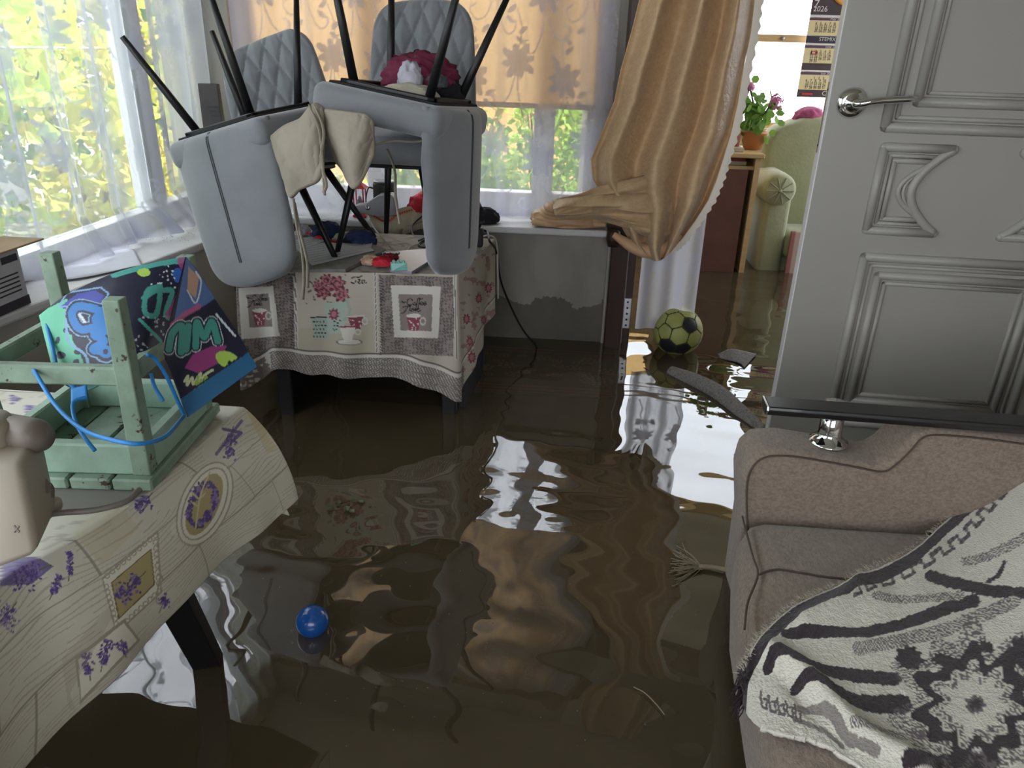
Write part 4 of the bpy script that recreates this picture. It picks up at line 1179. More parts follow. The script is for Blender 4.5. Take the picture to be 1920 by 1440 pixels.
mat('terry_blanket', attr=True, rough=.95, bump=.55, bs=260, sheen=.3)
bk = empty('blanket', (0, 0, 0), 'cream terry blanket with dark stripes and flower thrown over the brown sofa', 'blanket')
grid_mesh('cloth', P, 'terry_blanket', bk, pr.out(), thick=.008, offset=1)
fr = MB(); g = np.random.default_rng(8)
for k in range(0, NU, 1):
    for _ in range(3):
        e = Ts[k]; o_ = g.normal(size=3)*.003; d = np.array([-.005, .005, .0])*g.uniform(.4, 1.3)+g.normal(size=3)*.003
        p = e+o_+np.array([0, 0, .007]); q = p+d; w_ = np.array([.0008, .0008, 0])
        fr.add([p-w_, p+w_, q], [(0, 1, 2)])
o = fr.build('fringe', mat('fringe_thread', rgb(206, 200, 184), .95), bk); o['kind'] = 'stuff'
tz = Ts[0]
fr = MB()
for k in range(60):
    p = Bs[0]*(1-k/60)+Ts[0]*(k/60)+g.normal(size=3)*.004; q = p+np.array([-.004, .006, -.035])*g.uniform(.5, 1.2)+g.normal(size=3)*.005
    fr.tube([p, (p+q)/2+g.normal(size=3)*.002, q], .0012, 3)
o = fr.build('fringe', mat('fringe_dark', rgb(58, 46, 52), .95), bk); o['kind'] = 'stuff'

# ------------------------------------------------------------------ mint stool turned upside down
mat('mint_paint', rgb(150, 180, 160), .5, var=.55, vs=26, vcol=rgb(128, 152, 132), bump=.12, bs=50)
mat('mint_inside', rgb(160, 200, 178), .5, var=.3, vs=20, vcol=rgb(140, 176, 150))


def chip_mat():
    m = mat('mint_chipped', rgb(136, 160, 140), .55, var=.6, vs=18, vcol=rgb(104, 122, 102), bump=.15, bs=60)
    N, L = m.node_tree.nodes, m.node_tree.links; b = N['Principled BSDF']; src = b.inputs['Base Color'].links[0].from_socket
    tc = N.new('ShaderNodeTexCoord'); n = N.new('ShaderNodeTexNoise'); n.inputs['Scale'].default_value = 38; n.inputs['Detail'].default_value = 6; n.inputs['Roughness'].default_value = .7
    L.new(tc.outputs['Object'], n.inputs['Vector'])
    r = N.new('ShaderNodeValToRGB'); r.color_ramp.elements[0].position = .615; r.color_ramp.elements[1].position = .64; L.new(n.outputs['Fac'], r.inputs['Fac'])
    mx = N.new('ShaderNodeMix'); mx.data_type = 'RGBA'; L.new(r.outputs['Color'], mx.inputs['Factor']); L.new(src, mx.inputs['A']); mx.inputs['B'].default_value = (*rgb(62, 46, 34), 1)
    L.new(mx.outputs['Result'], b.inputs['Base Color'])


chip_mat()
SO = np.array([-.756, 1.075, .748]); st = empty('wooden_stool', SO, 'chipped mint green wooden stool lying upside down on the lavender oilcloth', 'stool')
st.rotation_euler = (0, 0, math.radians(4))
hw, hd, HT = .112, .118, .305
for k in range(4):
    x0 = -.13+k*.0655
    MB().rbox((x0+.032, 0, .010), (.062, .285, .020), .003, 1).build('seat_plank', 'mint_chipped', st)
for s in (-1, 1):
    MB().rbox((0, s*hd, .046), (2*hw, .020, .052), .003, 1).build('apron', 'mint_paint', st)
    MB().rbox((s*hw, 0, .046), (.020, 2*hd, .052), .003, 1).build('apron', 'mint_paint', st)
for sx in (-1, 1):
    for sy in (-1, 1):
        a = np.array([sx*(hw-.004), sy*(hd-.004), .02]); b2 = np.array([sx*(hw+.004), sy*(hd+.004), HT]); w_ = .0135
        vs = [p+np.array([i*w_*q, j*w_*q, 0]) for p, q in ((a, 1.05), (b2, .9)) for i, j in ((-1, -1), (1, -1), (1, 1), (-1, 1))]
        MB().add(vs, [(3, 2, 1, 0), (4, 5, 6, 7), (0, 1, 5, 4), (1, 2, 6, 5), (2, 3, 7, 6), (3, 0, 4, 7)]).build('leg', 'mint_chipped', st, bevel=.002)
for s in (-1, 1):
    MB().rbox((0, s*hd, .185), (2*hw-.02, .018, .030), .003, 1).build('stretcher', 'mint_chipped', st)
    MB().rbox((s*hw, 0, .185), (.018, 2*hd-.02, .030), .003, 1).build('stretcher', 'mint_chipped', st)

# ------------------------------------------------------------------ graffiti print drawstring bag over the stool legs
NAVY = np.array(rgb(26, 28, 52)); TEAL = np.array(rgb(70, 150, 140)); BLU = np.array(rgb(40, 120, 190)); LBL = np.array(rgb(130, 170, 205)); MNT = np.array(rgb(110, 210, 170)); MAG = np.array(rgb(150, 60, 120)); LIM = np.array(rgb(170, 205, 90)); PNK = np.array(rgb(190, 90, 130)); WHT = np.array(rgb(205, 215, 220)); BRB = np.array(rgb(34, 98, 140))
bag = empty('drawstring_bag', (0, 0, 0), 'navy drawstring bag with colourful graffiti print draped over the mint stool legs', 'bag')
mat('graffiti_print', attr=True, rough=.45, bump=.05, bs=60)
def bp(px, py, d):
    return atd(px, py, d-.17)


topL = [bp(74, 592, 1.36), bp(128, 552, 1.37), bp(215, 513, 1.39), bp(290, 493, 1.41), bp(348, 482, 1.43)]
botL = [bp(106, 716, 1.32), bp(160, 733, 1.31), bp(215, 704, 1.30), bp(262, 680, 1.31), bp(302, 655, 1.36)]
A = ruled(np.array(topL), np.array(botL), 150, 120)
topR = [bp(348, 482, 1.43), bp(372, 512, 1.45), bp(402, 560, 1.47), bp(442, 620, 1.48), bp(482, 688, 1.48)]
botR = [bp(302, 655, 1.36), bp(318, 690, 1.38), bp(332, 728, 1.40), bp(342, 758, 1.41), bp(352, 782, 1.42)]
Bq = ruled(np.array(topR), np.array(botR), 150, 120)
for Q, sgn in ((A, 1), (Bq, -1)):
    n0 = vnoise(np.linspace(0, 3, 150)[:, None]+np.zeros((1, 120)), np.zeros((150, 1))+np.linspace(0, 2, 120)[None, :], 0, 5, 2)
    env = np.sin(np.linspace(0, math.pi, 120))[None, :]*np.sin(np.linspace(0, math.pi, 150))[:, None]
    Q[..., 1] -= (.012*n0+.010)*env
for nm, Q in (('panel', A), ('panel', Bq)):
    px, py = proj(Q)
    pr = Print(px, py, NAVY)
    if Q is A:
        pr.poly([(70, 590), (128, 560), (138, 640), (150, 660), (165, 700), (120, 735), (100, 720)], MNT*.85); pr.dots(95, 600, 150, 730, 10, 6, NAVY, 1, 2)
        pr.poly([(115, 575), (145, 552), (180, 545), (196, 556), (186, 574), (120, 580)], np.array(rgb(60, 70, 160))); pr.line([(112, 574), (126, 550), (190, 540), (205, 552), (190, 572), (114, 576)], 3, LBL)
        pr.line([(215, 514), (255, 503), (300, 492), (345, 486)], 16, TEAL*1.2); pr.ell(270, 512, 12, 8, LIM)
        b1 = [(196, 585), (150, 575), (136, 592), (152, 618), (182, 612), (200, 600)]; b2 = [(205, 580), (180, 600), (205, 618), (178, 628), (196, 640), (176, 656), (212, 660)]
        for w_, c in ((27, LBL), (23, NAVY), (15, BLU), ):
            pr.line(b1, w_, c, 1, 50); pr.line(b2, w_, c, 1, 60); pr.ell(200, 660, w_*.85, w_*.8, c)
        pr.ell(199, 660, 5, 5, NAVY); pr.line([(150, 590), (160, 604)], 5, WHT); pr.line([(125, 600), (130, 640), (160, 665), (168, 690)], 5, LBL, 1, 40)
        for w_, c in ((15, NAVY), (10, TEAL)):
            pr.line([(270, 560), (298, 545), (292, 590), (272, 586), (276, 548), (300, 538)], w_, c, 1, 60); pr.line([(305, 545), (322, 548), (310, 590), (330, 600)], w_, c, 1, 40)
        pr.ell(333, 517, 9, 14, np.array(rgb(40, 90, 170))); pr.dots(280, 500, 330, 540, 16, 1.8, WHT, 1, 5); pr.dots(255, 590, 320, 660, 30, 2.0, WHT*.7, .8, 6)
        pr.line([(340, 490), (352, 520), (335, 560), (318, 590)], 16, MAG, .8, 30); pr.line([(262, 600), (300, 640)], 6, TEAL); pr.line([(150, 735), (220, 700)], 12, TEAL*.7)
    else:
        pr.poly([(348, 482), (372, 512), (402, 560), (380, 575), (330, 600), (318, 640)], np.array(rgb(78, 110, 165))); pr.poly([(352, 500), (372, 520), (366, 560), (350, 545)], np.array(rgb(190, 150, 130))); pr.line([(350, 545), (366, 568), (376, 530), (366, 510)], 3, WHT, 1, 30)
        pr.line([(322, 610), (345, 590), (372, 575)], 10, PNK, .8)
        for w_, c in ((22, WHT), (19, NAVY), (13, TEAL)):
            pr.line([(315, 655), (322, 625), (340, 612), (338, 660)], w_, c, 1, 40); pr.line([(348, 655), (352, 612)], w_, c); pr.line([(366, 650), (368, 605), (382, 632), (396, 604), (408, 640)], w_, c, 1, 50)
        pr.poly([(360, 665), (395, 650), (425, 648), (412, 680), (372, 700), (345, 690)], MAG); pr.ell(428, 676, 26, 15, LIM, 25); pr.line([(430, 680), (440, 690)], 7, NAVY)
        pr.line([(345, 715), (352, 705), (350, 722), (360, 708), (362, 720), (376, 700), (372, 715), (385, 702), (398, 694)], 5, np.array(rgb(200, 205, 160)), 1, 60); pr.dots(360, 705, 400, 740, 20, 4, LIM*.7, .9, 8)
        pr.line([(405, 590), (440, 630)], 4, WHT); pr.poly([(465, 660), (485, 690), (355, 785), (338, 748)], BRB); pr.line([(462, 662), (336, 746)], 3, NAVY)
    grid_mesh(nm, Q, 'graffiti_print', bag, pr.out(), thick=.003)
mat('blue_cord', rgb(40, 130, 200), .5)


def bpc(px, py, d):
    return atd(px, py, d)


def cord(name, pts, r, m, parent, n=60):
    b = MB(); b.tube(spline(np.array(pts), n), r, 8); return part(b, name, m, parent, True) if parent is not None else b.build(name, m, None, True)


cord('cord', [bp(62, 690, 1.27), bp(70, 705, 1.25), bp(105, 760, 1.22), bp(150, 802, 1.19), bp(200, 822, 1.165), bp(260, 832, 1.16), bp(310, 818, 1.22), bp(345, 780, 1.37)], .0032, 'blue_cord', bag, 90)
cord('cord', [bp(345, 778, 1.40), bp(330, 745, 1.36), bp(312, 705, 1.33), bp(290, 672, 1.30), bp(276, 665, 1.28)], .003, 'blue_cord', bag)
cord('cord', [bp(86, 600, 1.36), bp(98, 650, 1.33), bp(112, 700, 1.30), bp(150, 735, 1.28), bp(162, 748, 1.27)], .003, 'blue_cord', bag)
cord('cord', [bp(160, 745, 1.27), bp(138, 755, 1.26), bp(140, 785, 1.25), bp(155, 815, 1.24), bp(178, 845, 1.235)], .003, 'blue_cord', bag)
cord('cord', [bp(283, 700, 1.33), bp(290, 725, 1.33), bp(306, 752, 1.33)], .003, 'blue_cord', bag)
tb = ruled(np.array([bp(134, 728, 1.27), bp(162, 722, 1.27)]), np.array([bp(134, 756, 1.27), bp(164, 748, 1.27)]), 8, 6); grid_mesh('tab', tb, 'blue_cord', bag, thick=.003)

# ------------------------------------------------------------------ beige appliance cut by the left edge, cord and shade sheet
mat('beige_plastic', rgb(160, 150, 134), .5, var=.2, vs=6, vcol=rgb(140, 130, 114))
mat('taupe_plastic', rgb(112, 102, 92), .5)
c0 = atz(30, 1040, ZL); ap = empty('kitchen_appliance', (c0[0], c0[1], ZL+.004), 'beige plastic kitchen appliance with round knob at the left picture edge', 'appliance')
R3 = Matrix.Rotation(math.radians(14), 3, 'Z')
fr_ = lambda px, py, d: atd(px, py, d)
pa = [fr_(-60, 880, .93), fr_(38, 872, .93), fr_(72, 1040, .905), fr_(-60, 1090, .90)]
b = MB(); back_ = np.array([-.05, .05, .0])
cen = sum(np.array(p) for p in pa)/4
vs = [np.array(p) for p in pa]+[np.array(p)+np.array([-.04, .10, .0]) for p in pa]
part(MB().add(vs, [(0, 1, 2, 3), (7, 6, 5, 4), (0, 4, 5, 1), (1, 5, 6, 2), (2, 6, 7, 3), (3, 7, 4, 0)]), 'body', 'beige_plastic', ap, True, bevel=.010)
part(MB().lathe([(0, -.03), (.020, -.03), (.024, -.024), (.024, .03), (.018, .045), (0, .048)], fr_(35, 812, 1.0), 24, (.9, -.25, .05)), 'feed_cap', 'taupe_plastic', ap, True)
part(MB().lathe([(0, -.05), (.03, -.05), (.034, -.04), (.034, .05), (.0, .05)], fr_(-18, 850, 1.0), 20, (.1, -.1, 1)), 'neck', 'beige_plastic', ap, True)
part(MB().lathe([(0, -.02), (.020, -.02), (.022, -.012), (.022, .004), (.017, .006), (.017, .016), (.012, .018), (0, .018)], fr_(66, 925, .985), 24, (.4, -.3, .85)), 'knob', 'taupe_plastic', ap, True)
part(MB().rbox(fr_(78, 958, .985), (.03, .05, .02), .006, 2), 'bracket', 'beige_plastic', ap, True)
for d in ((-5, -6, 5, 6), (5, -6, -5, 6)):
    p, q = fr_(32+d[0], 992+d[1], .914), fr_(32+d[2], 992+d[3], .912); part(MB().tube([p, q], .0018, 6), 'mark', 'taupe_plastic', ap)
cd = MB().tube(spline([fr_(52, 972, .975), fr_(110, 962, .985), fr_(180, 956, 1.0), fr_(235, 940, 1.02), fr_(262, 918, 1.05)], 40), .0042, 8).build('power_cord', mat('grey_cord', rgb(112, 106, 100), .5), None, True)
tag(cd, 'grey power cord running from the beige appliance past the mint stool', 'cord')
tr_ = MB().prism([tuple(atz(x, y, ZL+.004)[:2]) for x, y in ((95, 905), (262, 905), (262, 925), (225, 948), (150, 962), (95, 962))], ZL+.002, ZL+.006, 'xy').build('stool_shade', mat('shade_grey', rgb(120, 116, 110), .35), bevel=.002)  # grey sheet put where the cloth only lies in shade
tag(tr_, 'flat grey sheet standing for shade on the oilcloth before the mint stool', 'shade sheet')

# ------------------------------------------------------------------ beige seat pads with ties between the stacked chairs
mat('pad_cloth', rgb(152, 143, 128), .85, var=.3, vs=9, vcol=rgb(128, 119, 106), bump=.2, bs=35)


def pad(name, label, top, bot, ties, seed):
    root = empty(name, (0, 0, 0), label, 'seat pad', 'beige seat pads')
    Q = ruled(np.array([atd(*p) for p in top]), np.array([atd(*p) for p in bot]), 50, 40)
    u = np.linspace(0, 1, 50)[:, None]; v_ = np.linspace(0, 1, 40)[None, :]
    Q[..., 1] -= .030*np.sin(u*math.pi)*np.sin(v_*math.pi)+.010*vnoise(u*5+0*v_, v_*4+0*u, 0, seed, 3)
    grid_mesh('cushion', Q, 'pad_cloth', root, thick=.016)
    rim = np.concatenate([Q[:, 0], Q[-1, 1:], Q[::-1, -1][1:], Q[0, ::-1][1:]])
    part(MB().tube(rim[::2], .009, 8), 'piping', 'pad_cloth', root, True)
    for t in ties:
        b = MB(); b.tube(spline(np.array([atd(*p) for p in t]), 40), .0045, 6, flat=.35); part(b, 'tie', 'pad_cloth', root, True)
    return root


pad('seat_pad', 'beige tied seat pad sagging over the left upturned chair', [(512, 258, 2.15), (535, 240, 2.1), (566, 226, 2.06), (588, 200, 2.03), (602, 204, 2.03)],
    [(545, 368, 2.16), (560, 352, 2.1), (578, 344, 2.06), (596, 334, 2.03), (604, 312, 2.02)],
    [[(580, 196, 2.02), (598, 240, 2.0), (604, 290, 2.0), (607, 340, 2.0), (609, 366, 2.0)], [(590, 196, 2.02), (607, 245, 2.0), (602, 300, 2.0), (612, 345, 2.0), (606, 362, 2.0)],
     [(550, 372, 2.12), (556, 420, 2.1), (566, 470, 2.1), (570, 520, 2.09), (568, 562, 2.09)], [(552, 380, 2.12), (564, 440, 2.1), (576, 490, 2.09), (577, 540, 2.09)]], 3)
pad('seat_pad', 'beige tied seat pad folded below the right upturned chair', [(600, 208, 2.06), (630, 212, 2.0), (660, 216, 1.97), (684, 219, 1.96), (696, 228, 1.97)],
    [(632, 300, 2.1), (646, 318, 2.06), (656, 338, 2.03), (668, 346, 2.0), (697, 290, 1.98)],
    [[(726, 280, 2.2), (740, 320, 2.18), (742, 370, 2.16), (750, 420, 2.16)], [(700, 272, 2.12), (740, 264, 2.12), (772, 266, 2.12), (800, 262, 2.1)]], 5)

# ------------------------------------------------------------------ clothes on the upturned chair
mat('maroon_cloth', rgb(122, 40, 70), .85, var=.5, vs=30, vcol=rgb(78, 22, 46), bump=.3, bs=60)
mat('white_cloth', rgb(190, 190, 200), .85, var=.4, vs=40, vcol=rgb(140, 140, 156), bump=.3, bs=50)
mat('cream_cloth', rgb(196, 190, 172), .85, var=.3, vs=20, vcol=rgb(160, 154, 138), bump=.3, bs=40)
mat('black_cloth', rgb(28, 28, 34), .9, bump=.3, bs=50)
mat('grey_cloth', rgb(90, 94, 98), .9, var=.3, vs=20, bump=.3, bs=50)
mat('denim', rgb(46, 62, 104), .85, var=.6, vs=22, vcol=rgb(30, 38, 62), bump=.4, bs=70)
mat('red_cloth', rgb(200, 26, 50), .7, var=.4, vs=14, vcol=rgb(140, 14, 34), bump=.3, bs=30)


def cloth_at(name, label, px, py, dep, size, seed, m, cat='garment', group=None, **k):
    o = crumple(name, atd(px, py, dep), size, seed, m, **k); return tag(o, label, cat, group)


G_ = 'clothes heaped on the upturned chair'
cloth_at('garment', 'black garment at the bottom of the clothes heap on the upturned chair', 800, 190, 2.32, (.20, .17, .12), 3, 'black_cloth', group=G_)
cloth_at('garment', 'cream garment rolled under the maroon one on the upturned chair', 765, 189, 2.20, (.17, .10, .065), 6, 'cream_cloth', group=G_, amp=.25)
cloth_at('garment', 'maroon patterned garment on top of the clothes heap', 787, 168, 2.30, (.19, .13, .13), 9, 'maroon_cloth', group=G_, amp=.55, freq=2.3)
cloth_at('garment', 'white speckled garment showing through the maroon one', 770, 165, 2.22, (.065, .05, .10), 12, 'white_cloth', group=G_, amp=.35, freq=2.2)
cloth_at('garment', 'grey sock of cloth beside the maroon garment', 816, 164, 2.25, (.07, .06, .06), 15, 'grey_cloth', group=G_)
cloth_at('garment', 'small cream scrap of cloth left of the clothes heap', 706, 176, 2.40, (.055, .06, .05), 18, 'cream_cloth', group=G_, amp=.45)
cloth_at('garment', 'black rolled sleeve standing above the maroon garment', 784, 122, 2.36, (.06, .05, .06), 19, 'black_cloth', group=G_, amp=.2)

# ------------------------------------------------------------------ things on the desk
ZD = .731
mat('paper', rgb(206, 208, 216), .8, var=.15, vs=6, vcol=rgb(180, 182, 192))
mat('newspaper', rgb(140, 140, 138), .85, var=.5, vs=30, vcol=rgb(96, 96, 96))
mat('ink_blue', rgb(70, 76, 110), .8)


def flat(name, label, pts, z, th, m, cat, group=None, lines=None, lm='ink_blue', bevel=0.0):
    P_ = [atz(x, y, z) for x, y in pts]; c = sum(P_)/len(P_)
    root = empty(name, (c[0], c[1], z), label, cat, group)
    part(MB().prism([(p[0], p[1]) for p in P_], z, z+th, 'xy'), 'sheet' if th < .004 else 'slab', m, root, bevel=bevel)
    if lines:
        b = MB(); a, b1, c1, d = [np.array(p) for p in P_[:4]]
        for k in range(lines):
            t = (k+1)/(lines+1); l, r = a+(d-a)*t, b1+(c1-b1)*t; u0, u1 = .06, .45+.45*((k*37) % 10)/10
            p, q = l+(r-l)*u0, l+(r-l)*u1; w_ = (d-a)/np.linalg.norm(d-a)*.0013
            zz = np.array([0, 0, th+.0006]); b.add([p-w_+zz, q-w_+zz, q+w_+zz, p+w_+zz], [(0, 1, 2, 3)])
        part(b, 'handwriting', lm, root)
    return root


flat('newspaper_stack', 'pile of grey newspapers at the front edge of the desk', [(545, 478), (700, 462), (724, 472), (648, 510), (545, 511)], ZD, .010, 'newspaper', 'newspapers', bevel=.001)
flat('paper_sheet', 'large white handwritten sheet on the newspaper pile', [(552, 462), (672, 448), (702, 470), (585, 498)], ZD+.0115, .001, 'paper', 'paper', 'white papers on the desk', 8)
flat('paper_sheet', 'white sheet with torn edge under the denim clothes', [(640, 456), (700, 448), (696, 464), (648, 470)], ZD+.013, .001, 'paper', 'paper', 'white papers on the desk')
flat('paper_sheet', 'narrow white sheet at the left end of the desk', [(546, 452), (600, 440), (615, 450), (560, 470)], ZD+.013, .001, 'paper', 'paper', 'white papers on the desk', 4)
flat('flat_board', 'thin grey silver board lying at the desk edge by the toy brick', [(716, 478), (812, 470), (816, 487), (772, 515), (732, 511)], ZD, .010, mat('silver_board', rgb(150, 150, 160), .35, .3, var=.2, vs=30, vcol=rgb(170, 150, 150)), 'board', bevel=.001)
# mint toy brick with studs
mat('mint_plastic', rgb(128, 190, 182), .35)
bp_ = atz(748, 505, ZD+.011); tb_ = empty('toy_brick', (bp_[0], bp_[1], ZD+.0105), 'mint green toy brick with studs on the grey board', 'toy'); tb_.rotation_euler = (0, 0, .35)
MB().add([(-.025, -.016, 0), (.025, -.016, 0), (.025, .016, 0), (-.025, .016, 0), (-.025, -.010, .024), (.025, -.016, .024), (.025, .016, .024), (-.025, .010, .024)],
         [(3, 2, 1, 0), (4, 5, 6, 7), (0, 1, 5, 4), (1, 2, 6, 5), (2, 3, 7, 6), (3, 0, 4, 7)]).build('body', 'mint_plastic', tb_, bevel=.0015)
for x in (-.015, .0, .015):
    for y in (-.007, .007): MB().lathe([(0, 0), (.0048, 0), (.0048, .005), (.0, .005)], (x, y, .024), 12).build('stud', 'mint_plastic', tb_)


def on_desk(name, label, px, py, size, seed, m, cat, group=None, z=ZD, **k):
    p = atz(px, py, z); o = crumple(name, (p[0], p[1], z), size, seed, m, **k); return tag(o, label, cat, group)


on_desk('toy_figure', 'red toy figure lying beside the mint brick', 718, 497, (.07, .045, .035), 31, 'red_cloth', 'toy', z=ZD+.012, amp=.5, freq=3.5)
on_desk('toy_figure', 'dark red toy figure behind the mint brick', 732, 488, (.045, .03, .03), 33, mat('dark_red', rgb(130, 30, 44), .5), 'toy', z=ZD+.012, amp=.5)
on_desk('sweet_wrapper', 'cream and brown crumpled wrapper by the red toy', 697, 494, (.06, .05, .035), 35, mat('wrapper', rgb(214, 196, 168), .5, var=.6, vs=30, vcol=rgb(150, 90, 60)), 'wrapper', z=ZD+.012, amp=.5)
tcr = empty('toy_car', tuple(atz(734, 479, ZD+.012)), 'tiny black and white toy car on the desk', 'toy')
MB().rbox((0, 0, .008), (.05, .02, .008), .003, 2).build('body', 'white_plastic', tcr)
for x in (-.02, .02):
    for y in (-.012, .012): MB().lathe([(0, -.003), (.006, -.003), (.006, .003), (0, .003)], (x, y, .006), 12, (0, 1, 0)).build('wheel', 'black_plastic', tcr)
on_desk('garment', 'dark blue denim garment bunched behind the chair legs', 614, 448, (.105, .09, .085), 41, 'denim', 'garment', 'clothes on the desk', amp=.4)
on_desk('garment', 'blue denim garment bunched beside the papers', 676, 459, (.10, .08, .075), 43, 'denim', 'garment', 'clothes on the desk', amp=.4)
on_desk('garment', 'pale grey cloth bunched between the two denim garments', 645, 455, (.075, .06, .045), 45, 'cream_cloth', 'garment', 'clothes on the desk', amp=.45)
on_desk('garment', 'dark cloth pressed under the blue denim', 655, 460, (.10, .06, .03), 46, 'black_cloth', 'garment', 'clothes on the desk', amp=.3)
tag(MB().tube(spline([atz(572, 434, ZD+.01), atz(600, 445, ZD+.02), atz(632, 456, ZD+.012)], 20), .006, 8, flat=.5).build('red_strap', 'red_cloth', None, True), 'red strap lying across the white papers', 'strap')
on_desk('tissue', 'white crumpled tissue at the left end of the desk', 570, 440, (.05, .045, .05), 48, 'white_cloth', 'tissue', amp=.4)


def cable(name, label, pts, r, m, group=None):
    o = MB().tube(spline(np.array(pts), 12*len(pts)), r, 8).build(name, m, None, True); return tag(o, label, 'cable', group)


mat('white_cord', rgb(190, 186, 176), .5)
cable('cable', 'white cable running down a chair leg onto the desk', [atd(693, 412, 2.55), atd(708, 436, 2.5), atz(735, 466, ZD+.006), atz(760, 472, ZD+.006), atz(770, 462, ZD+.006), atz(792, 455, ZD+.006)], .003, 'white_cord')
cable('cable', 'black cable looping below the sill behind the desk', [aty(795, 402, 3.08), aty(772, 425, 3.0), aty(778, 445, 2.9), atz(800, 452, ZD+.01), atz(812, 442, ZD+.012), atz(792, 455, ZD+.008), atz(786, 462, ZD+.008), atz(815, 466, ZD+.008)], .0035, 'black_plastic')
cable('cable', 'black cable tangled in small loops on the desk', [atz(784, 452, ZD+.006), atz(800, 446, ZD+.02), atz(808, 456, ZD+.008), atz(795, 464, ZD+.012), atz(785, 458, ZD+.01), atz(798, 450, ZD+.016), atz(812, 460, ZD+.008)], .003, 'black_plastic')
cable('cable', 'thin black cable hanging from the desk corner into the water', [atz(900, 445, ZD+.02), aty(905, 432, 2.84), aty(914, 436, 2.84), atz(918, 452, ZD+.02), aty(930, 470, 2.86), aty(940, 530, 2.95), aty(965, 590, 3.02), aty(985, 625, 3.05), aty(1003, 645, 3.04), atz(1010, 660, .12)], .0042, 'black_plastic')
cable('cable', 'white cable curling over the desk corner by the black plug', [atz(895, 448, ZD+.008), atz(915, 442, ZD+.02), aty(930, 452, 2.87), aty(933, 500, 2.87), aty(934, 560, 2.87)], .0036, 'white_cord')
pg = empty('plug', tuple(atz(898, 462, ZD)), 'black plug adapter behind the hanging chair back', 'plug')
MB().rbox((0, 0, .035), (.03, .03, .07), .006, 2).build('body', 'black_plastic', pg); MB().tube([(0, 0, .07), (.005, 0, .085), (.02, 0, .09)], .005, 8).build('strain_relief', 'black_plastic', pg, True)

# ------------------------------------------------------------------ things on the back sill
ZS = .722
lp = aty(675, 380, 3.20); ln = empty('lantern', (lp[0], 3.20, ZS), 'small red metal lantern on the back window sill', 'lantern')
mat('red_metal', rgb(205, 30, 50), .4)
zt_ = aty(675, 352, 3.2)[2]-ZS
for sx in (-1, 1):
    for sy in (-1, 1): MB().rbox((sx*.021, sy*.021, zt_/2), (.005, .005, zt_), .001, 1).build('bar', 'red_metal', ln)
MB().rbox((0, 0, .006), (.056, .056, .012), .003, 1).build('base', 'red_metal', ln)
MB().add([(-.033, -.033, zt_), (.033, -.033, zt_), (.033, .033, zt_), (-.033, .033, zt_), (-.010, -.010, zt_+.022), (.010, -.010, zt_+.022), (.010, .010, zt_+.022), (-.010, .010, zt_+.022)],
         [(3, 2, 1, 0), (4, 5, 6, 7), (0, 1, 5, 4), (1, 2, 6, 5), (2, 3, 7, 6), (3, 0, 4, 7)]).build('roof', 'red_metal', ln)
crumple('filling', (0, 0, .012), (.03, .03, .09), 51, 'white_cloth', ln, amp=.5)
sp = aty(719, 340, 3.20); spk = empty('portable_speaker', (sp[0], 3.205, ZS), 'black round portable speaker with a carrying strap on the back sill', 'speaker')
hs = sp[2]-ZS
MB().lathe([(0, 0), (.044, 0), (.047, .006), (.047, hs-.012), (.043, hs-.004), (.036, hs), (.034, hs-.006), (0, hs-.006)], (0, 0, 0), 32).build('body', 'black_plastic', spk, True)
MB().lathe([(.036, hs), (.043, hs-.003), (.041, hs+.004), (.036, hs+.004)], (0, 0, 0), 32).build('rim', 'steel', spk, True)
MB().tube(spline([(-.045, -.01, hs-.03), (-.065, -.012, hs-.03), (-.078, -.012, hs-.08), (-.07, -.012, hs-.12), (-.055, -.01, hs-.10)], 24), .004, 6, flat=.5).build('strap', 'black_cloth', spk, True)
gp = empty('plastic_scoop', (aty(712, 400, 3.14)[0], 3.15, ZS), 'grey plastic scoop shaped holder with a round hole on the sill edge', 'holder')
prf = [aty(x, y, 3.13) for x, y in ((668, 396), (668, 383), (686, 381), (700, 372), (712, 364), (735, 362), (742, 372), (746, 402), (712, 404), (690, 400))]
part(MB().prism([(p[0], p[2]) for p in prf], 3.10, 3.165, 'xz'), 'shell', mat('grey_plastic', rgb(168, 168, 176), .4), gp, True, bevel=.006)
hp_ = aty(689, 389, 3.10); part(MB().lathe([(.0, 0), (.009, 0), (.011, .002), (.009, .004), (.0, .003)], (hp_[0], 3.10, hp_[2]), 18, (0, -1, 0)), 'ring', 'steel', gp, True)
em = empty('embroidered_cloth', (0, 0, 0), 'beige cloth with red embroidered band hanging over the back sill', 'cloth')
Q = ruled(np.array([aty(686, 392, 3.16), aty(720, 404, 3.12), aty(760, 388, 3.13), aty(806, 390, 3.15)]), np.array([aty(708, 430, 3.10), aty(732, 448, 3.06), aty(770, 436, 3.08), aty(806, 424, 3.10)]), 90, 50)
Q[..., 1] -= .014*np.sin(np.linspace(0, 1, 50)*3.1)[None, :]+.006*vnoise(np.linspace(0, 9, 90)[:, None]+np.zeros((1, 50)), np.zeros((90, 1))+np.linspace(0, 4, 50)[None, :], 0, 4, 2)
px, py = proj(Q); pr = Print(px, py, rgb(168, 158, 138))
for ln_ in ([(690, 398), (712, 412), (722, 416)], [(728, 416), (748, 402), (772, 394)]):
    pr.line(ln_, 7, rgb(190, 120, 90), .6); L2 = spline(np.array(ln_, float), 12)
    for q in L2: pr.ell(q[0], q[1], 1.8, 1.8, rgb(150, 40, 36))
pr.line([(770, 424), (800, 412)], 2, rgb(120, 90, 70), .6)
grid_mesh('cloth', Q, 'printed_cotton', em, pr.out(), thick=.004)
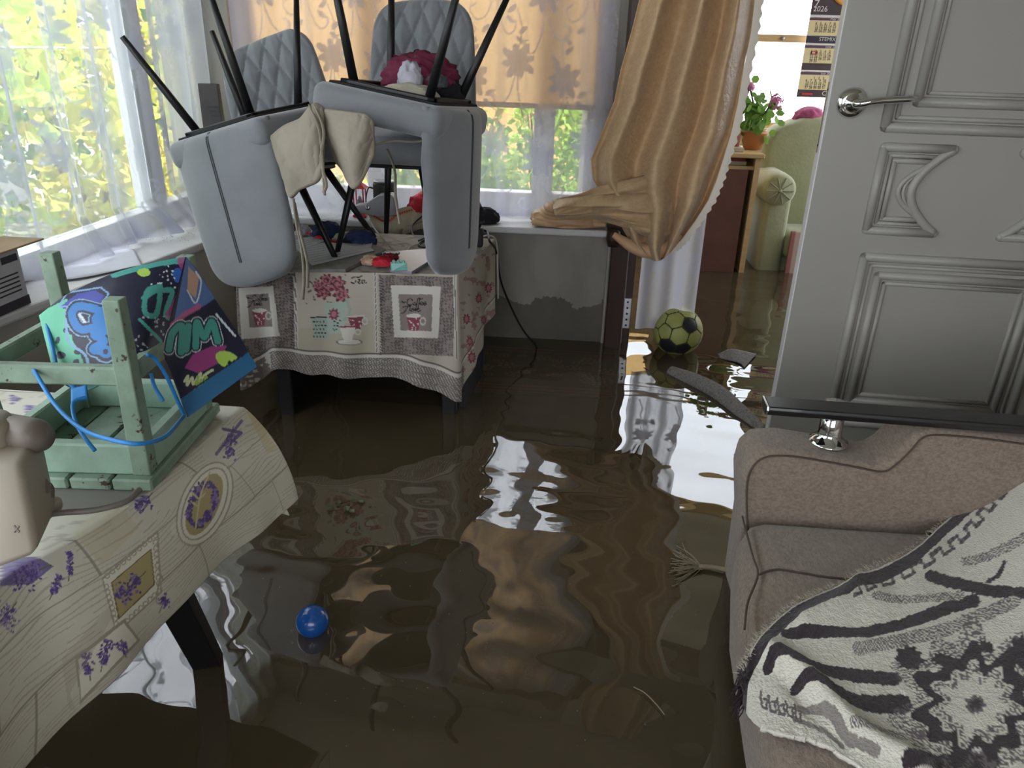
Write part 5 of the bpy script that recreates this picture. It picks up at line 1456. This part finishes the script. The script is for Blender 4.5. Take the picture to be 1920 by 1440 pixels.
tag(crumple('red_hat', (aty(792, 398, 3.16)[0]+.01, 3.18, ZS+.028), (.14, .12, .125), 61, 'red_cloth', amp=.22, freq=2.2), 'crumpled red hat beside the hanging chair back', 'hat')
bg = empty('shoulder_bag', (aty(905, 408, 3.2)[0], 3.19, ZS), 'black shoulder bag with a striped strap at the right of the chairs', 'bag')
crumple('body', (0.005, 0, 0), (.125, .10, .085), 63, 'black_cloth', bg, amp=.25)
st_ = ruled(np.array([aty(882, 300, 3.13), aty(888, 345, 3.12), aty(896, 392, 3.10)])-np.array(bg.location), np.array([aty(886, 298, 3.13), aty(893, 342, 3.12), aty(901, 388, 3.10)])-np.array(bg.location), 40, 8)
pr = Print(np.zeros((40, 1))+np.arange(8)[None, :]*1.0, np.arange(40)[:, None]*1.0+np.zeros((1, 8)), rgb(150, 146, 140)); k = np.nonzero((pr.u % 2) < 1)[0]; pr.mix(k, rgb(40, 38, 40))
grid_mesh('strap', st_, 'printed_cotton', bg, pr.out(), thick=.002)
MB().tube(spline([(0.0, -.02, .05), (-.02, -.02, .09), (-.035, -.02, .14), (-.04, -.02, .17)], 16), .011, 8, flat=.4).build('handle', 'black_cloth', bg, True)
sheer('poly_film', (.85, .86, .88), .34, .4, .4); MATS['poly_film'].node_tree.nodes['Material Output']
plb = crumple('plastic_bag', (aty(600, 400, 3.19)[0], 3.19, ZS), (.26, .12, .23), 71, 'poly_film', amp=.35, freq=3.2); tag(plb, 'clear crumpled plastic bag on the sill behind the chair legs', 'bag')
pk = empty('packet', (aty(404, 258, 2.95)[0], 2.95, aty(404, 262, 2.95)[2]-.06), 'dark brown packet with small print standing beside the quilted chair back', 'packet')
zz0 = aty(404, 157, 2.95)[2]-pk.location[2]
pk.location[2] = ZS; zz0 = aty(404, 157, 2.95)[2]-ZS
MB().add([(-.034, -.03, 0), (.045, -.03, 0), (.045, .03, 0), (-.034, .03, 0), (-.038, -.012, zz0), (.038, -.012, zz0), (.038, .012, zz0), (-.038, .012, zz0)],
         [(3, 2, 1, 0), (4, 5, 6, 7), (0, 1, 5, 4), (1, 2, 6, 5), (2, 3, 7, 6), (3, 0, 4, 7)]).build('body', mat('packet_brown', rgb(62, 54, 52), .45, var=.3, vs=8), pk, bevel=.003)
for k in range(3): MB().box((-.005+.004*k, -.0165-.0006*k, zz0-.085-.016*k), (.036, -.0150-.0006*k, zz0-.079-.016*k)).build('print', 'dark_gasket', pk)

# ------------------------------------------------------------------ things on the left sill
mat('carton', rgb(196, 196, 202), .7, var=.2, vs=8, vcol=rgb(170, 168, 172)); mat('carton_dark', rgb(62, 58, 66), .7); mat('kraft', rgb(176, 150, 118), .8, var=.3, vs=12)
q0 = np.array([-1.465, 1.86, ZS]); bxo = empty('carton_box', (q0[0]-.05, q0[1]-.16, ZS), 'white carton box with dark band and small print on the left sill', 'box')
x1_, y1_ = .05, .16; hb = aty(52, 465, q0[1])[2]-ZS
MB().rbox((.005, 0, hb/2), (.09, .32, hb), .002, 1).build('body', 'carton', bxo)
MB().box((-.0405, -.161, .0), (.0508, .161, hb*.16)).build('band', 'carton_dark', bxo)
for k in range(5): MB().box((.0503, .02-.02*(k % 2), hb*(.28+.075*k)), (.0508, .14, hb*(.28+.075*k)+.004)).build('print', 'carton_dark', bxo)
MB().box((.0503, .09, hb*.80), (.0508, .150, hb*.92)).build('print', 'carton_dark', bxo)
MB().box((.0503, .02, hb*.80), (.0508, .08, hb*.92)).build('print', 'carton_dark', bxo)
ks = tag(MB().rbox((q0[0]-.045, q0[1]-.11, ZS+hb+.004), (.12, .40, .005), .001, 1).build('cardboard_sheet', 'kraft'), 'brown cardboard sheet lying on the white carton', 'cardboard')
ps_ = [atz(x, y, ZS) for x, y in ((52, 488), (150, 462), (252, 470), (268, 500), (190, 520), (120, 527), (58, 500))]
wp = ruled(np.array([ps_[0], ps_[1], ps_[2]])+np.array([0, 0, .004]), np.array([ps_[6]+np.array([.02, -.05, 0]), ps_[5], ps_[3]])+np.array([0, 0, .004]), 40, 20); wp[..., 2] += .006*np.abs(vnoise(np.linspace(0, 4, 40)[:, None]+np.zeros((1, 20)), np.zeros((40, 1))+np.linspace(0, 3, 20)[None, :], 0, 2, 2))
tag(grid_mesh('paper_sheet', wp, 'paper', None, thick=.001), 'large blank white paper spread over the left sill', 'paper')
dm = MB(); g = np.random.default_rng(4)
for k in range(70):
    p = atz(g.uniform(270, 370), g.uniform(428, 452), ZS+.001); s_ = g.uniform(.001, .0035)
    dm.add([p+np.array([s_, 0, 0]), p+np.array([0, s_, 0]), p+np.array([-s_, 0, 0]), p+np.array([0, -s_*.7, .001]), p+np.array([0, 0, .002])], [(0, 1, 4), (1, 2, 4), (2, 3, 4), (3, 0, 4)])
tag(dm.build('soil_crumbs', 'dark_gasket'), 'dark soil crumbs scattered on the white left sill', 'dirt', kind='stuff')

# ------------------------------------------------------------------ in the water
# football made of its panels
fc = atd(1271, 621, 3.30); fc[2] = max(fc[2], .275)
fb = empty('football', tuple(fc), 'yellow and black football floating in the doorway', 'ball'); RB = .108
mat('ball_yellow', rgb(168, 172, 96), .5, var=.35, vs=20, vcol=rgb(130, 132, 84)); mat('ball_black', rgb(34, 34, 40), .5)
bm = bmesh.new(); bmesh.ops.create_icosphere(bm, subdivisions=1, radius=1.0); ico = bmesh.new(); bmesh.ops.create_icosphere(ico, subdivisions=1, radius=1)
V0 = np.array([v.co[:] for v in bm.verts]); bm.free(); ico.free()
phi = (1+5**.5)/2
iv = np.array([(0, s*1, t*phi) for s in (-1, 1) for t in (-1, 1)]+[(s*1, t*phi, 0) for s in (-1, 1) for t in (-1, 1)]+[(t*phi, 0, s*1) for s in (-1, 1) for t in (-1, 1)]); iv /= np.linalg.norm(iv[0])
fcs = [iv[i]+iv[j]+iv[k] for i in range(12) for j in range(i) for k in range(j) if np.linalg.norm(iv[i]-iv[j]) < 1.1 and np.linalg.norm(iv[j]-iv[k]) < 1.1 and np.linalg.norm(iv[i]-iv[k]) < 1.1]
fcs = [f/np.linalg.norm(f) for f in fcs]; cent = np.array(list(iv)+fcs); rad_ = np.array([math.cos(.33)]*12+[math.cos(.40)]*20)
Rt = np.array(Matrix.Rotation(.5, 3, 'X') @ Matrix.Rotation(.7, 3, 'Z')); cent = cent @ Rt.T
bm = bmesh.new(); bmesh.ops.create_icosphere(bm, subdivisions=6, radius=1.0); VB = np.array([v.co[:] for v in bm.verts]); FBs = np.array([[v.index for v in f.verts] for f in bm.faces]); bm.free()
sc = VB @ cent.T; ang = np.arccos(np.clip(sc, -1, 1))/np.array([.36]*12+[.41]*20); ss = np.sort(ang, 1); gap = ss[:, 1]-ss[:, 0]
VBr = VB*(RB*(1-.03*np.exp(-(gap/.07)**2)))[:, None]; own = np.argmin(ang, 1); fo = np.where(gap[FBs].mean(1) > .12, own[FBs[:, 0]], -1)
tocam = (C0-fc)/np.linalg.norm(C0-fc); sidev = np.array([1, 0, 0]); 
darkdirs = [tocam+np.array([.55, 0, .15]), tocam+np.array([-.1, 0, -.75]), tocam+np.array([.35, 0, -.8])]
dk_ids = {int(np.argmax(cent @ (d/np.linalg.norm(d)))) for d in darkdirs}
MB().lathe([(RB*.968*math.sin(math.pi*k/20), -RB*.968*math.cos(math.pi*k/20)) for k in range(21)], (0, 0, 0), 32).build('seams', mat('ball_seam', rgb(74, 76, 46), .8), fb, True)
for pid in range(32):
    fs = FBs[fo == pid]
    if not len(fs): continue
    used, inv = np.unique(fs, return_inverse=True); b = MB(); b.v = [tuple(p) for p in VBr[used]]; b.f = [tuple(r) for r in inv.reshape(-1, 3)]
    b.build('panel', 'ball_black' if pid in dk_ids else 'ball_yellow', fb, True)
bb_ = atd(586, 1165, 1.655)
bl_ = empty('play_ball', tuple(bb_), 'small glossy blue plastic ball floating in the near water', 'ball')
n_ = 24; MB().lathe([(.036*math.sin(math.pi*k/n_), -.036*math.cos(math.pi*k/n_)) for k in range(n_+1)], (0, 0, 0), 36).build('shell', mat('blue_plastic', rgb(24, 84, 160), .25, coat=.3), bl_, True)
# towel roll, scrap, fringe, twigs, specks
mat('wet_towel', rgb(150, 146, 142), .9, var=.6, vs=120, vcol=rgb(96, 92, 90), bump=.6, bs=160)
tw = MB().tube(spline([atz(1256, 694, ZW+.012), atz(1300, 712, ZW+.016), atz(1345, 735, ZW+.016), atz(1385, 768, ZW+.012), atz(1430, 806, ZW+.004)], 40), list(.010+.022*np.sin(np.linspace(.5, 2.9, 40))), 14, flat=.6).build('floating_towel', 'wet_towel', None, True)
tag(tw, 'long grey fluffy rolled towel floating below the football', 'towel')
sc_ = ruled(np.array([atz(1346, 664, ZW+.012), atz(1372, 655, ZW+.03), atz(1418, 664, ZW+.010)]), np.array([atz(1350, 672, ZW+.004), atz(1384, 680, ZW+.006), atz(1396, 690, ZW+.003)]), 24, 12)
tag(grid_mesh('floating_scrap', sc_, 'wet_towel', None, thick=.004), 'small grey scrap of carpet floating beside the white door', 'scrap')
tf = empty('carpet_tassel', tuple(atz(1330, 1066, ZW)), 'pale frayed carpet tassel floating beside the sofa', 'tassel')
b = MB(); g = np.random.default_rng(2)
for k in range(46):
    a = atz(1312+g.normal()*2, 1062+g.normal()*3, ZW+.006); c = atz(1272+g.normal()*9, 1062+g.normal()*16, ZW+.004); b.tube(spline([a, (a+c)/2+g.normal(size=3)*.004, c], 6), .0011, 3)
mat('tassel_thread', rgb(150, 138, 112), .9)
part(b, 'threads', 'tassel_thread', tf)['kind'] = 'stuff'
part(MB().tube(spline([atz(1310, 1062, ZW+.006), atz(1340, 1064, ZW+.008), atz(1368, 1070, ZW+.01)], 14), .006, 8), 'cord', 'tassel_thread', tf, True)
wtg = empty('leafy_twig', tuple(atz(645, 945, ZW)), 'small green leafy twig floating left of the window reflection', 'twig')
part(MB().tube(spline([atz(612, 950, ZW+.006), atz(645, 945, ZW+.008), atz(680, 935, ZW+.006)], 14), .0015, 5), 'stem', 'bark', wtg)
mat('wet_leaf', rgb(70, 84, 48), .4)
for x, y, dx, dy in ((622, 948, -8, 8), (634, 946, 2, -9), (648, 948, 4, 10), (660, 942, 8, -6), (672, 938, 10, 4), (655, 955, 10, 6)):
    a = atz(x, y, ZW+.006); c = atz(x+dx, y+dy, ZW+.006); m = (a+c)/2; w_ = np.array([-(c-a)[1], (c-a)[0], 0])*.35
    part(MB().add([a, m+w_+np.array([0, 0, .003]), c, m-w_], [(0, 1, 2, 3)]), 'leaf', 'wet_leaf', wtg)
tag(MB().tube(spline([atz(1188, 1288, ZW+.004), atz(1210, 1300, ZW+.006), atz(1232, 1322, ZW+.005), atz(1246, 1340, ZW+.004)], 16), .0012, 5).build('straw', 'tassel_thread'), 'thin pale straw floating in the near right water', 'straw')
b = MB(); g = np.random.default_rng(14)
for k in range(170):
    p = atz(g.uniform(480, 1400), 680+720*g.random()**1.3, ZW+.004)
    if p[0] > .36 and p[1] < 1.7: continue
    s_ = g.uniform(.0008, .0024); a = g.uniform(0, 6.28); u_ = np.array([math.cos(a), math.sin(a), 0])*s_; w_ = np.array([-math.sin(a), math.cos(a), 0])*s_*.6
    b.add([p+u_, p+w_, p-u_, p-w_], [(0, 1, 2, 3)])
tag(b.build('floating_specks', 'tassel_thread'), 'pale specks of debris scattered on the brown water', 'debris', kind='stuff')
# submerged carpet by the back wall
cp = patch([aty(700, 655, 3.13)*0+np.array([-.62, 3.12, .187]), (.24, 3.10, .187), (.20, 2.62, .187), (-.60, 2.60, .187)], 200, 110)
px, py = proj(cp); pr = Print(cp[..., 0]*100, cp[..., 1]*100, rgb(104, 92, 74))
for k in range(40):
    g = np.random.default_rng(k); x0, y0 = g.uniform(-60, 24), g.uniform(272, 302); r = g.uniform(1.8, 3.6)
    pr.ell(x0, y0, r, r*.8, rgb(190, 172, 130), jag=.2, nj=7); pr.ell(x0, y0, r*.7, r*.55, rgb(90, 66, 52), jag=.2, nj=6); pr.ell(x0, y0, r*.35, r*.3, rgb(214, 150, 120))
for y0, w_, c in ((309.5, 1.2, (240, 110, 84)), (306, 1.6, (220, 90, 72)), (304, .7, (60, 44, 36)), (269, 1.2, (235, 108, 84)), (266, 1.8, (215, 90, 72)), (263.3, .8, (235, 110, 86))): pr.line([(-62, y0), (25, y0-.8)], w_, rgb(*c))
mat('wet_carpet', attr=True, rough=.9)
tag(grid_mesh('carpet', cp, 'wet_carpet', None, pr.out(), thick=.008), 'dark patterned carpet with red border stripes under water by the back wall', 'carpet')

# ------------------------------------------------------------------ far room
YS = 4.55
a, b2 = aty(1365, 286, YS), aty(1429, 288, YS); zs_ = a[2]
sh = empty('side_cabinet', (a[0], YS+.2, 0), 'pale wooden cabinet with books beyond the doorway', 'cabinet')
xl_, xr_ = a[0]-.30, b2[0]
part(MB().rbox(((xl_+xr_)/2, YS+.2, zs_-.013), (xr_-xl_+.03, .44, .026), .004, 1), 'top_board', 'pine', sh)
part(MB().box((xr_-.03, YS, .02), (xr_, YS+.4, zs_-.026)), 'side_board', 'pine', sh); part(MB().box((xl_, YS, .02), (xl_+.03, YS+.4, zs_-.026)), 'side_board', 'pine', sh)
part(MB().box((xl_+.03, YS+.38, .02), (xr_-.03, YS+.4, zs_-.026)), 'back_board', 'brown_wood', sh)
zsh = aty(1390, 312, YS)[2]
part(MB().box((xl_+.03, YS+.02, zsh-.02), (xr_-.03, YS+.38, zsh)), 'shelf', 'pine', sh)
part(MB().box((xl_+.03, YS+.01, .02), (xr_-.06, YS+.03, zsh-.02)), 'door', mat('red_brown_board', rgb(120, 78, 66), .6, var=.3, vs=6), sh)
mat('book_cream', rgb(196, 186, 160), .8); mat('book_red', rgb(130, 60, 50), .7); mat('book_blue', rgb(70, 80, 110), .7)
z_ = zsh+.001
for k, (m, h) in enumerate((('book_cream', .022), ('book_red', .018), ('book_cream', .02), ('book_blue', .016))):
    bo = MB().rbox((xr_-.17-.01*k, YS+.17, z_+h/2), (.20, .26, h), .002, 1).build('book', m)
    tag(bo, ['cream book at the bottom of the cabinet stack', 'red book second from bottom of the cabinet stack', 'cream book below the blue one in the cabinet', 'blue book on top of the cabinet stack'][k], 'book', 'books in the far cabinet'); z_ += h+.0005
tag(MB().rbox((xr_-.16, YS+.12, zs_+.012), (.13, .16, .022), .002, 1).build('book', 'book_cream'), 'pale book lying on top of the far cabinet', 'book', 'books on the far cabinet')
fp_ = aty(1412, 278, YS+.2); po = empty('potted_geranium', (fp_[0], YS+.22, zs_+.0005), 'geranium with pink flowers in an orange pot on the far cabinet', 'plant')
mat('orange_pot', rgb(206, 140, 92), .6); mat('petal_pink', rgb(222, 150, 190), .6, trans=.3)
MB().lathe([(0, 0), (.055, 0), (.07, .09), (.076, .09), (.076, .105), (.066, .105), (.062, .09), (0, .085)], (0, 0, 0), 24).build('pot', 'orange_pot', po, True)
b = MB(); b.tube([(0, 0, .08), (-.01, 0, .2), (-.06, 0, .33)], .005, 6); b.tube([(0, 0, .08), (.03, 0, .18), (.075, -.02, .28)], .005, 6); b.build('stem', 'wet_leaf', po, True)
b = MB(); g = np.random.default_rng(3)
for k in range(170):
    c = g.normal(size=3)*np.array([.065, .05, .06])+np.array([-.035, 0, .19]); r = g.uniform(.018, .032); n1 = g.normal(size=3)+np.array([0, -1, .6]); n1 /= np.linalg.norm(n1); u_ = np.cross(n1, (0, 0, 1)); u_ /= np.linalg.norm(u_)+1e-6; w_ = np.cross(n1, u_)
    b.add([c+r*(math.cos(t)*u_+math.sin(t)*w_) for t in np.linspace(0, 6.28, 7)[:-1]], [tuple(range(6))])
o = b.build('leaves', mat('geranium_leaf', rgb(128, 168, 80), .6, trans=.4, var=.4, vs=30, vcol=rgb(80, 120, 50)), po); o['kind'] = 'stuff'
for (x, y, z, r) in ((-.07, 0, .345, .032), (.085, -.03, .27, .048)):
    b = MB()
    for k in range(60):
        d = g.normal(size=3); d /= np.linalg.norm(d); c = np.array([x, y, z])+d*r*g.uniform(.6, 1); u_ = np.cross(d, (.3, .5, .8)); u_ /= np.linalg.norm(u_); w_ = np.cross(d, u_)
        b.add([c+.012*(math.cos(t)*u_+math.sin(t)*w_) for t in np.linspace(0, 6.28, 6)[:-1]], [tuple(range(5))])
    b.build('flower_head', 'petal_pink', po)
vs_ = empty('candle_jar', (fp_[0]-.13, YS+.14, zs_+.0005), 'small red jar beside the geranium pot', 'jar'); MB().lathe([(0, 0), (.03, 0), (.034, .05), (.034, .11), (.026, .12), (0, .12)], (0, 0, 0), 18).build('body', 'book_red', vs_, True)
# pale green armchair
mat('green_velour', rgb(176, 180, 146), .9, var=.35, vs=9, vcol=rgb(150, 156, 122), sheen=.4, bump=.2, bs=60)
ac = empty('armchair', (aty(1490, 440, 4.9)[0], 4.95, 0), 'pale green velour armchair with rolled arm beyond the doorway', 'armchair')
YA = 4.62
prf = [aty(x, y, 4.98) for x, y in ((1428, 420), (1426, 300), (1430, 268), (1442, 246), (1460, 236), (1480, 230), (1500, 222), (1530, 218), (1600, 220), (1640, 240), (1650, 420))]
prf = [(p[0], p[2]) for p in prf]; prf = [(prf[0][0], .05)]+prf+[(prf[-1][0], .05)]
part(MB().prism(prf, 4.92, 5.16, 'xz'), 'backrest', 'green_velour', ac, True, bevel=.05)
rc = aty(1463, 358, YA); rr = .098
ra = MB().lathe([(0, 0), (rr*.8, 0), (rr, .03), (rr*1.02, .12), (rr, .38), (0, .38)], (rc[0], YA, rc[2]), 28, (0, 1, 0)); part(ra, 'arm_roll', 'green_velour', ac, True)
for k in range(10):
    t = k*.628; part(MB().tube([(rc[0]+.012*math.cos(t), YA-.004, rc[2]+.012*math.sin(t)), (rc[0]+rr*.8*math.cos(t), YA-.002, rc[2]+rr*.8*math.sin(t))], .003, 6), 'pleat', 'green_velour', ac)
part(MB().lathe([(0, 0), (.012, 0), (.010, .006), (0, .008)], (rc[0], YA-.002, rc[2]), 12, (0, -1, 0)), 'button', 'green_velour', ac, True)
part(MB().rbox((rc[0]+.01, YA+.2, rc[2]/2), (.15, .36, rc[2]), .03, 3), 'arm_panel', 'green_velour', ac, True)
part(MB().rbox((rc[0]+.36, YA+.2, .36), (.56, .40, .16), .05, 3), 'seat_cushion', 'green_velour', ac, True)
part(MB().rbox((rc[0]+.36, YA+.22, .17), (.56, .36, .24), .02, 2), 'base', 'green_velour', ac, True)
part(MB().rbox((rc[0]+.71, YA+.2, .33), (.15, .36, .62), .03, 3), 'arm_panel', 'green_velour', ac, True)
kc = aty(1515, 222, 5.05); tag(crumple('pink_hat', (kc[0], 5.03, kc[2]-.012), (.18, .14, .11), 81, mat('pink_cloth', rgb(190, 96, 140), .8, var=.3, vs=20), amp=.2, freq=2), 'pink cloth hat on top of the pale green armchair', 'hat')
thr = ruled(np.array([(rc[0]+.10, YA-.01, .455), (rc[0]+.34, YA-.01, .46), (rc[0]+.6, YA-.01, .455)]), np.array([(rc[0]+.10, YA-.03, .14), (rc[0]+.34, YA-.03, .14), (rc[0]+.6, YA-.03, .14)]), 60, 30)
pr = Print(np.linspace(0, 60, 60)[:, None]+np.zeros((1, 30)), np.zeros((60, 1))+np.linspace(0, 30, 30)[None, :], rgb(214, 190, 178)); k = np.nonzero((pr.u % 10) < 4)[0]; pr.mix(k, rgb(180, 120, 116)); k = np.nonzero((pr.u % 10) > 9)[0]; pr.mix(k, rgb(110, 90, 96))
tag(grid_mesh('striped_throw', thr, 'printed_cotton', None, pr.out(), thick=.006), 'pink striped throw hanging over the front of the green armchair', 'throw')

# wall calendar
YC = 5.50
ca = empty('wall_calendar', (aty(1500, 100, YC)[0], YC, aty(1500, 100, YC)[2]), 'three month 2026 wall calendar hanging by the far window', 'calendar')
cx0 = aty(1512, 90, YC)[0]; cw = .30


def zpx(y):
    return aty(1512, y, YC)[2]


mat('cal_dark', rgb(66, 54, 60), .6, var=.3, vs=20, vcol=rgb(90, 74, 78)); mat('cal_cream', rgb(224, 208, 164), .7); mat('cal_white', rgb(226, 222, 224), .6); mat('cal_purple', rgb(92, 62, 84), .6); mat('cal_navy', rgb(50, 44, 62), .6); mat('cal_gold', rgb(222, 150, 60), .4, var=.3, vs=40, vcol=rgb(240, 200, 120)); mat('cal_red', rgb(190, 50, 60), .6)
xo_ = aty(1522, 20, YC)[0]; xo_ = cx0-.012


def cbox(name, y0, y1, m, dy=0.0, x0=0, x1=cw):
    return part(MB().box((xo_+x0, YC-.004-dy, zpx(y1)), (xo_+x1, YC-dy, zpx(y0))), name, m, ca)


cbox('backing', -70, 182, 'cal_white'); cbox('header_sheet', -70, 27, 'cal_dark', .004)
for y0, ad in ((33, (67, 80)), (85, (118, 131)), (135, (168, 182))):
    cbox('month_band', y0, y0+4.5, 'cal_purple', .004); cbox('month_sheet', y0+5, y0+33, 'cal_cream', .004); cbox('advert_strip', ad[0], ad[1], 'cal_navy' if ad[0] < 100 else 'cal_dark', .004)
    cbox('spiral_binding', y0-4, y0-1, 'cal_white', .008)
gz = aty(1560, -8, YC); part(MB().lathe([(0, 0), (.085, 0), (.085, .004), (.07, .006), (.066, .004), (0, .004)], (xo_+.20, YC-.008, gz[2]+.03), 32, (0, -1, 0)), 'gold_seal', 'cal_gold', ca, True)


def text(s, x, z, size, m, parent, name='lettering', y=YC-.0095):
    cu_ = bpy.data.curves.new('lettering', 'FONT'); cu_.body = s; cu_.size = size
    o = bpy.data.objects.new('tmp', cu_); COL.objects.link(o); dg = bpy.context.evaluated_depsgraph_get()
    me = bpy.data.meshes.new_from_object(o.evaluated_get(dg)); bpy.data.objects.remove(o); bpy.data.curves.remove(cu_)
    n = len(me.vertices); co = np.zeros(n*3); me.vertices.foreach_get('co', co); co = co.reshape(-1, 3)
    L_ = np.array(parent.location); out = np.stack([co[:, 0]+x-L_[0], co[:, 2]*0+y-L_[1], co[:, 1]+z-L_[2]], -1)
    me.vertices.foreach_set('co', out.ravel().astype(np.float32)); me.update(); me.name = name; me.materials.clear()
    return link(name, me, m, parent)


text('2026', xo_+.012, zpx(21), .045, 'cal_white', ca); text('7', xo_+.01, zpx(15), .07, 'cal_white', ca)
mon = (('May 2026', 33, 4, ['4   5   6   7   8', '11 12 13 14 15', '18 19 20 21 22', '25 26 27 28 29']), ('June 2026', 85, 1, ['1   2   3   4   5', '8   9  10 11 12', '15 16 17 18 19', '22 23 24 25 26', '29 30']), ('July 2026', 135, 2, ['        1   2   3', '6   7   8   9  10', '13 14 15 16 17', '20 21 22 23 24', '27 28 29 30 31']))
for nm, y0, k0, rws in mon:
    text(nm, xo_+.13, zpx(y0+4), .022, 'cal_white', ca, 'month_name')
    for k, r in enumerate(rws): text(r, xo_+.04, zpx(y0+13+k*4.6), .022, 'cal_navy', ca, 'day_numbers')
text('STEMIX', xo_+.08, zpx(76), .032, 'cal_white', ca, 'advert_text'); text('CKC', xo_+.16, zpx(178), .040, 'cal_white', ca, 'advert_text')
part(MB().box((xo_+.03, YC-.0095, zpx(178)), (xo_+.10, YC-.009, zpx(174))), 'advert_mark', 'cal_red', ca)
part(MB().tube([(xo_+.05, YC-.010, zpx(96)), (xo_+.085, YC-.010, zpx(96)), (xo_+.085, YC-.010, zpx(101)), (xo_+.05, YC-.010, zpx(101)), (xo_+.05, YC-.010, zpx(96))], .003, 4), 'date_marker', 'cal_red', ca)
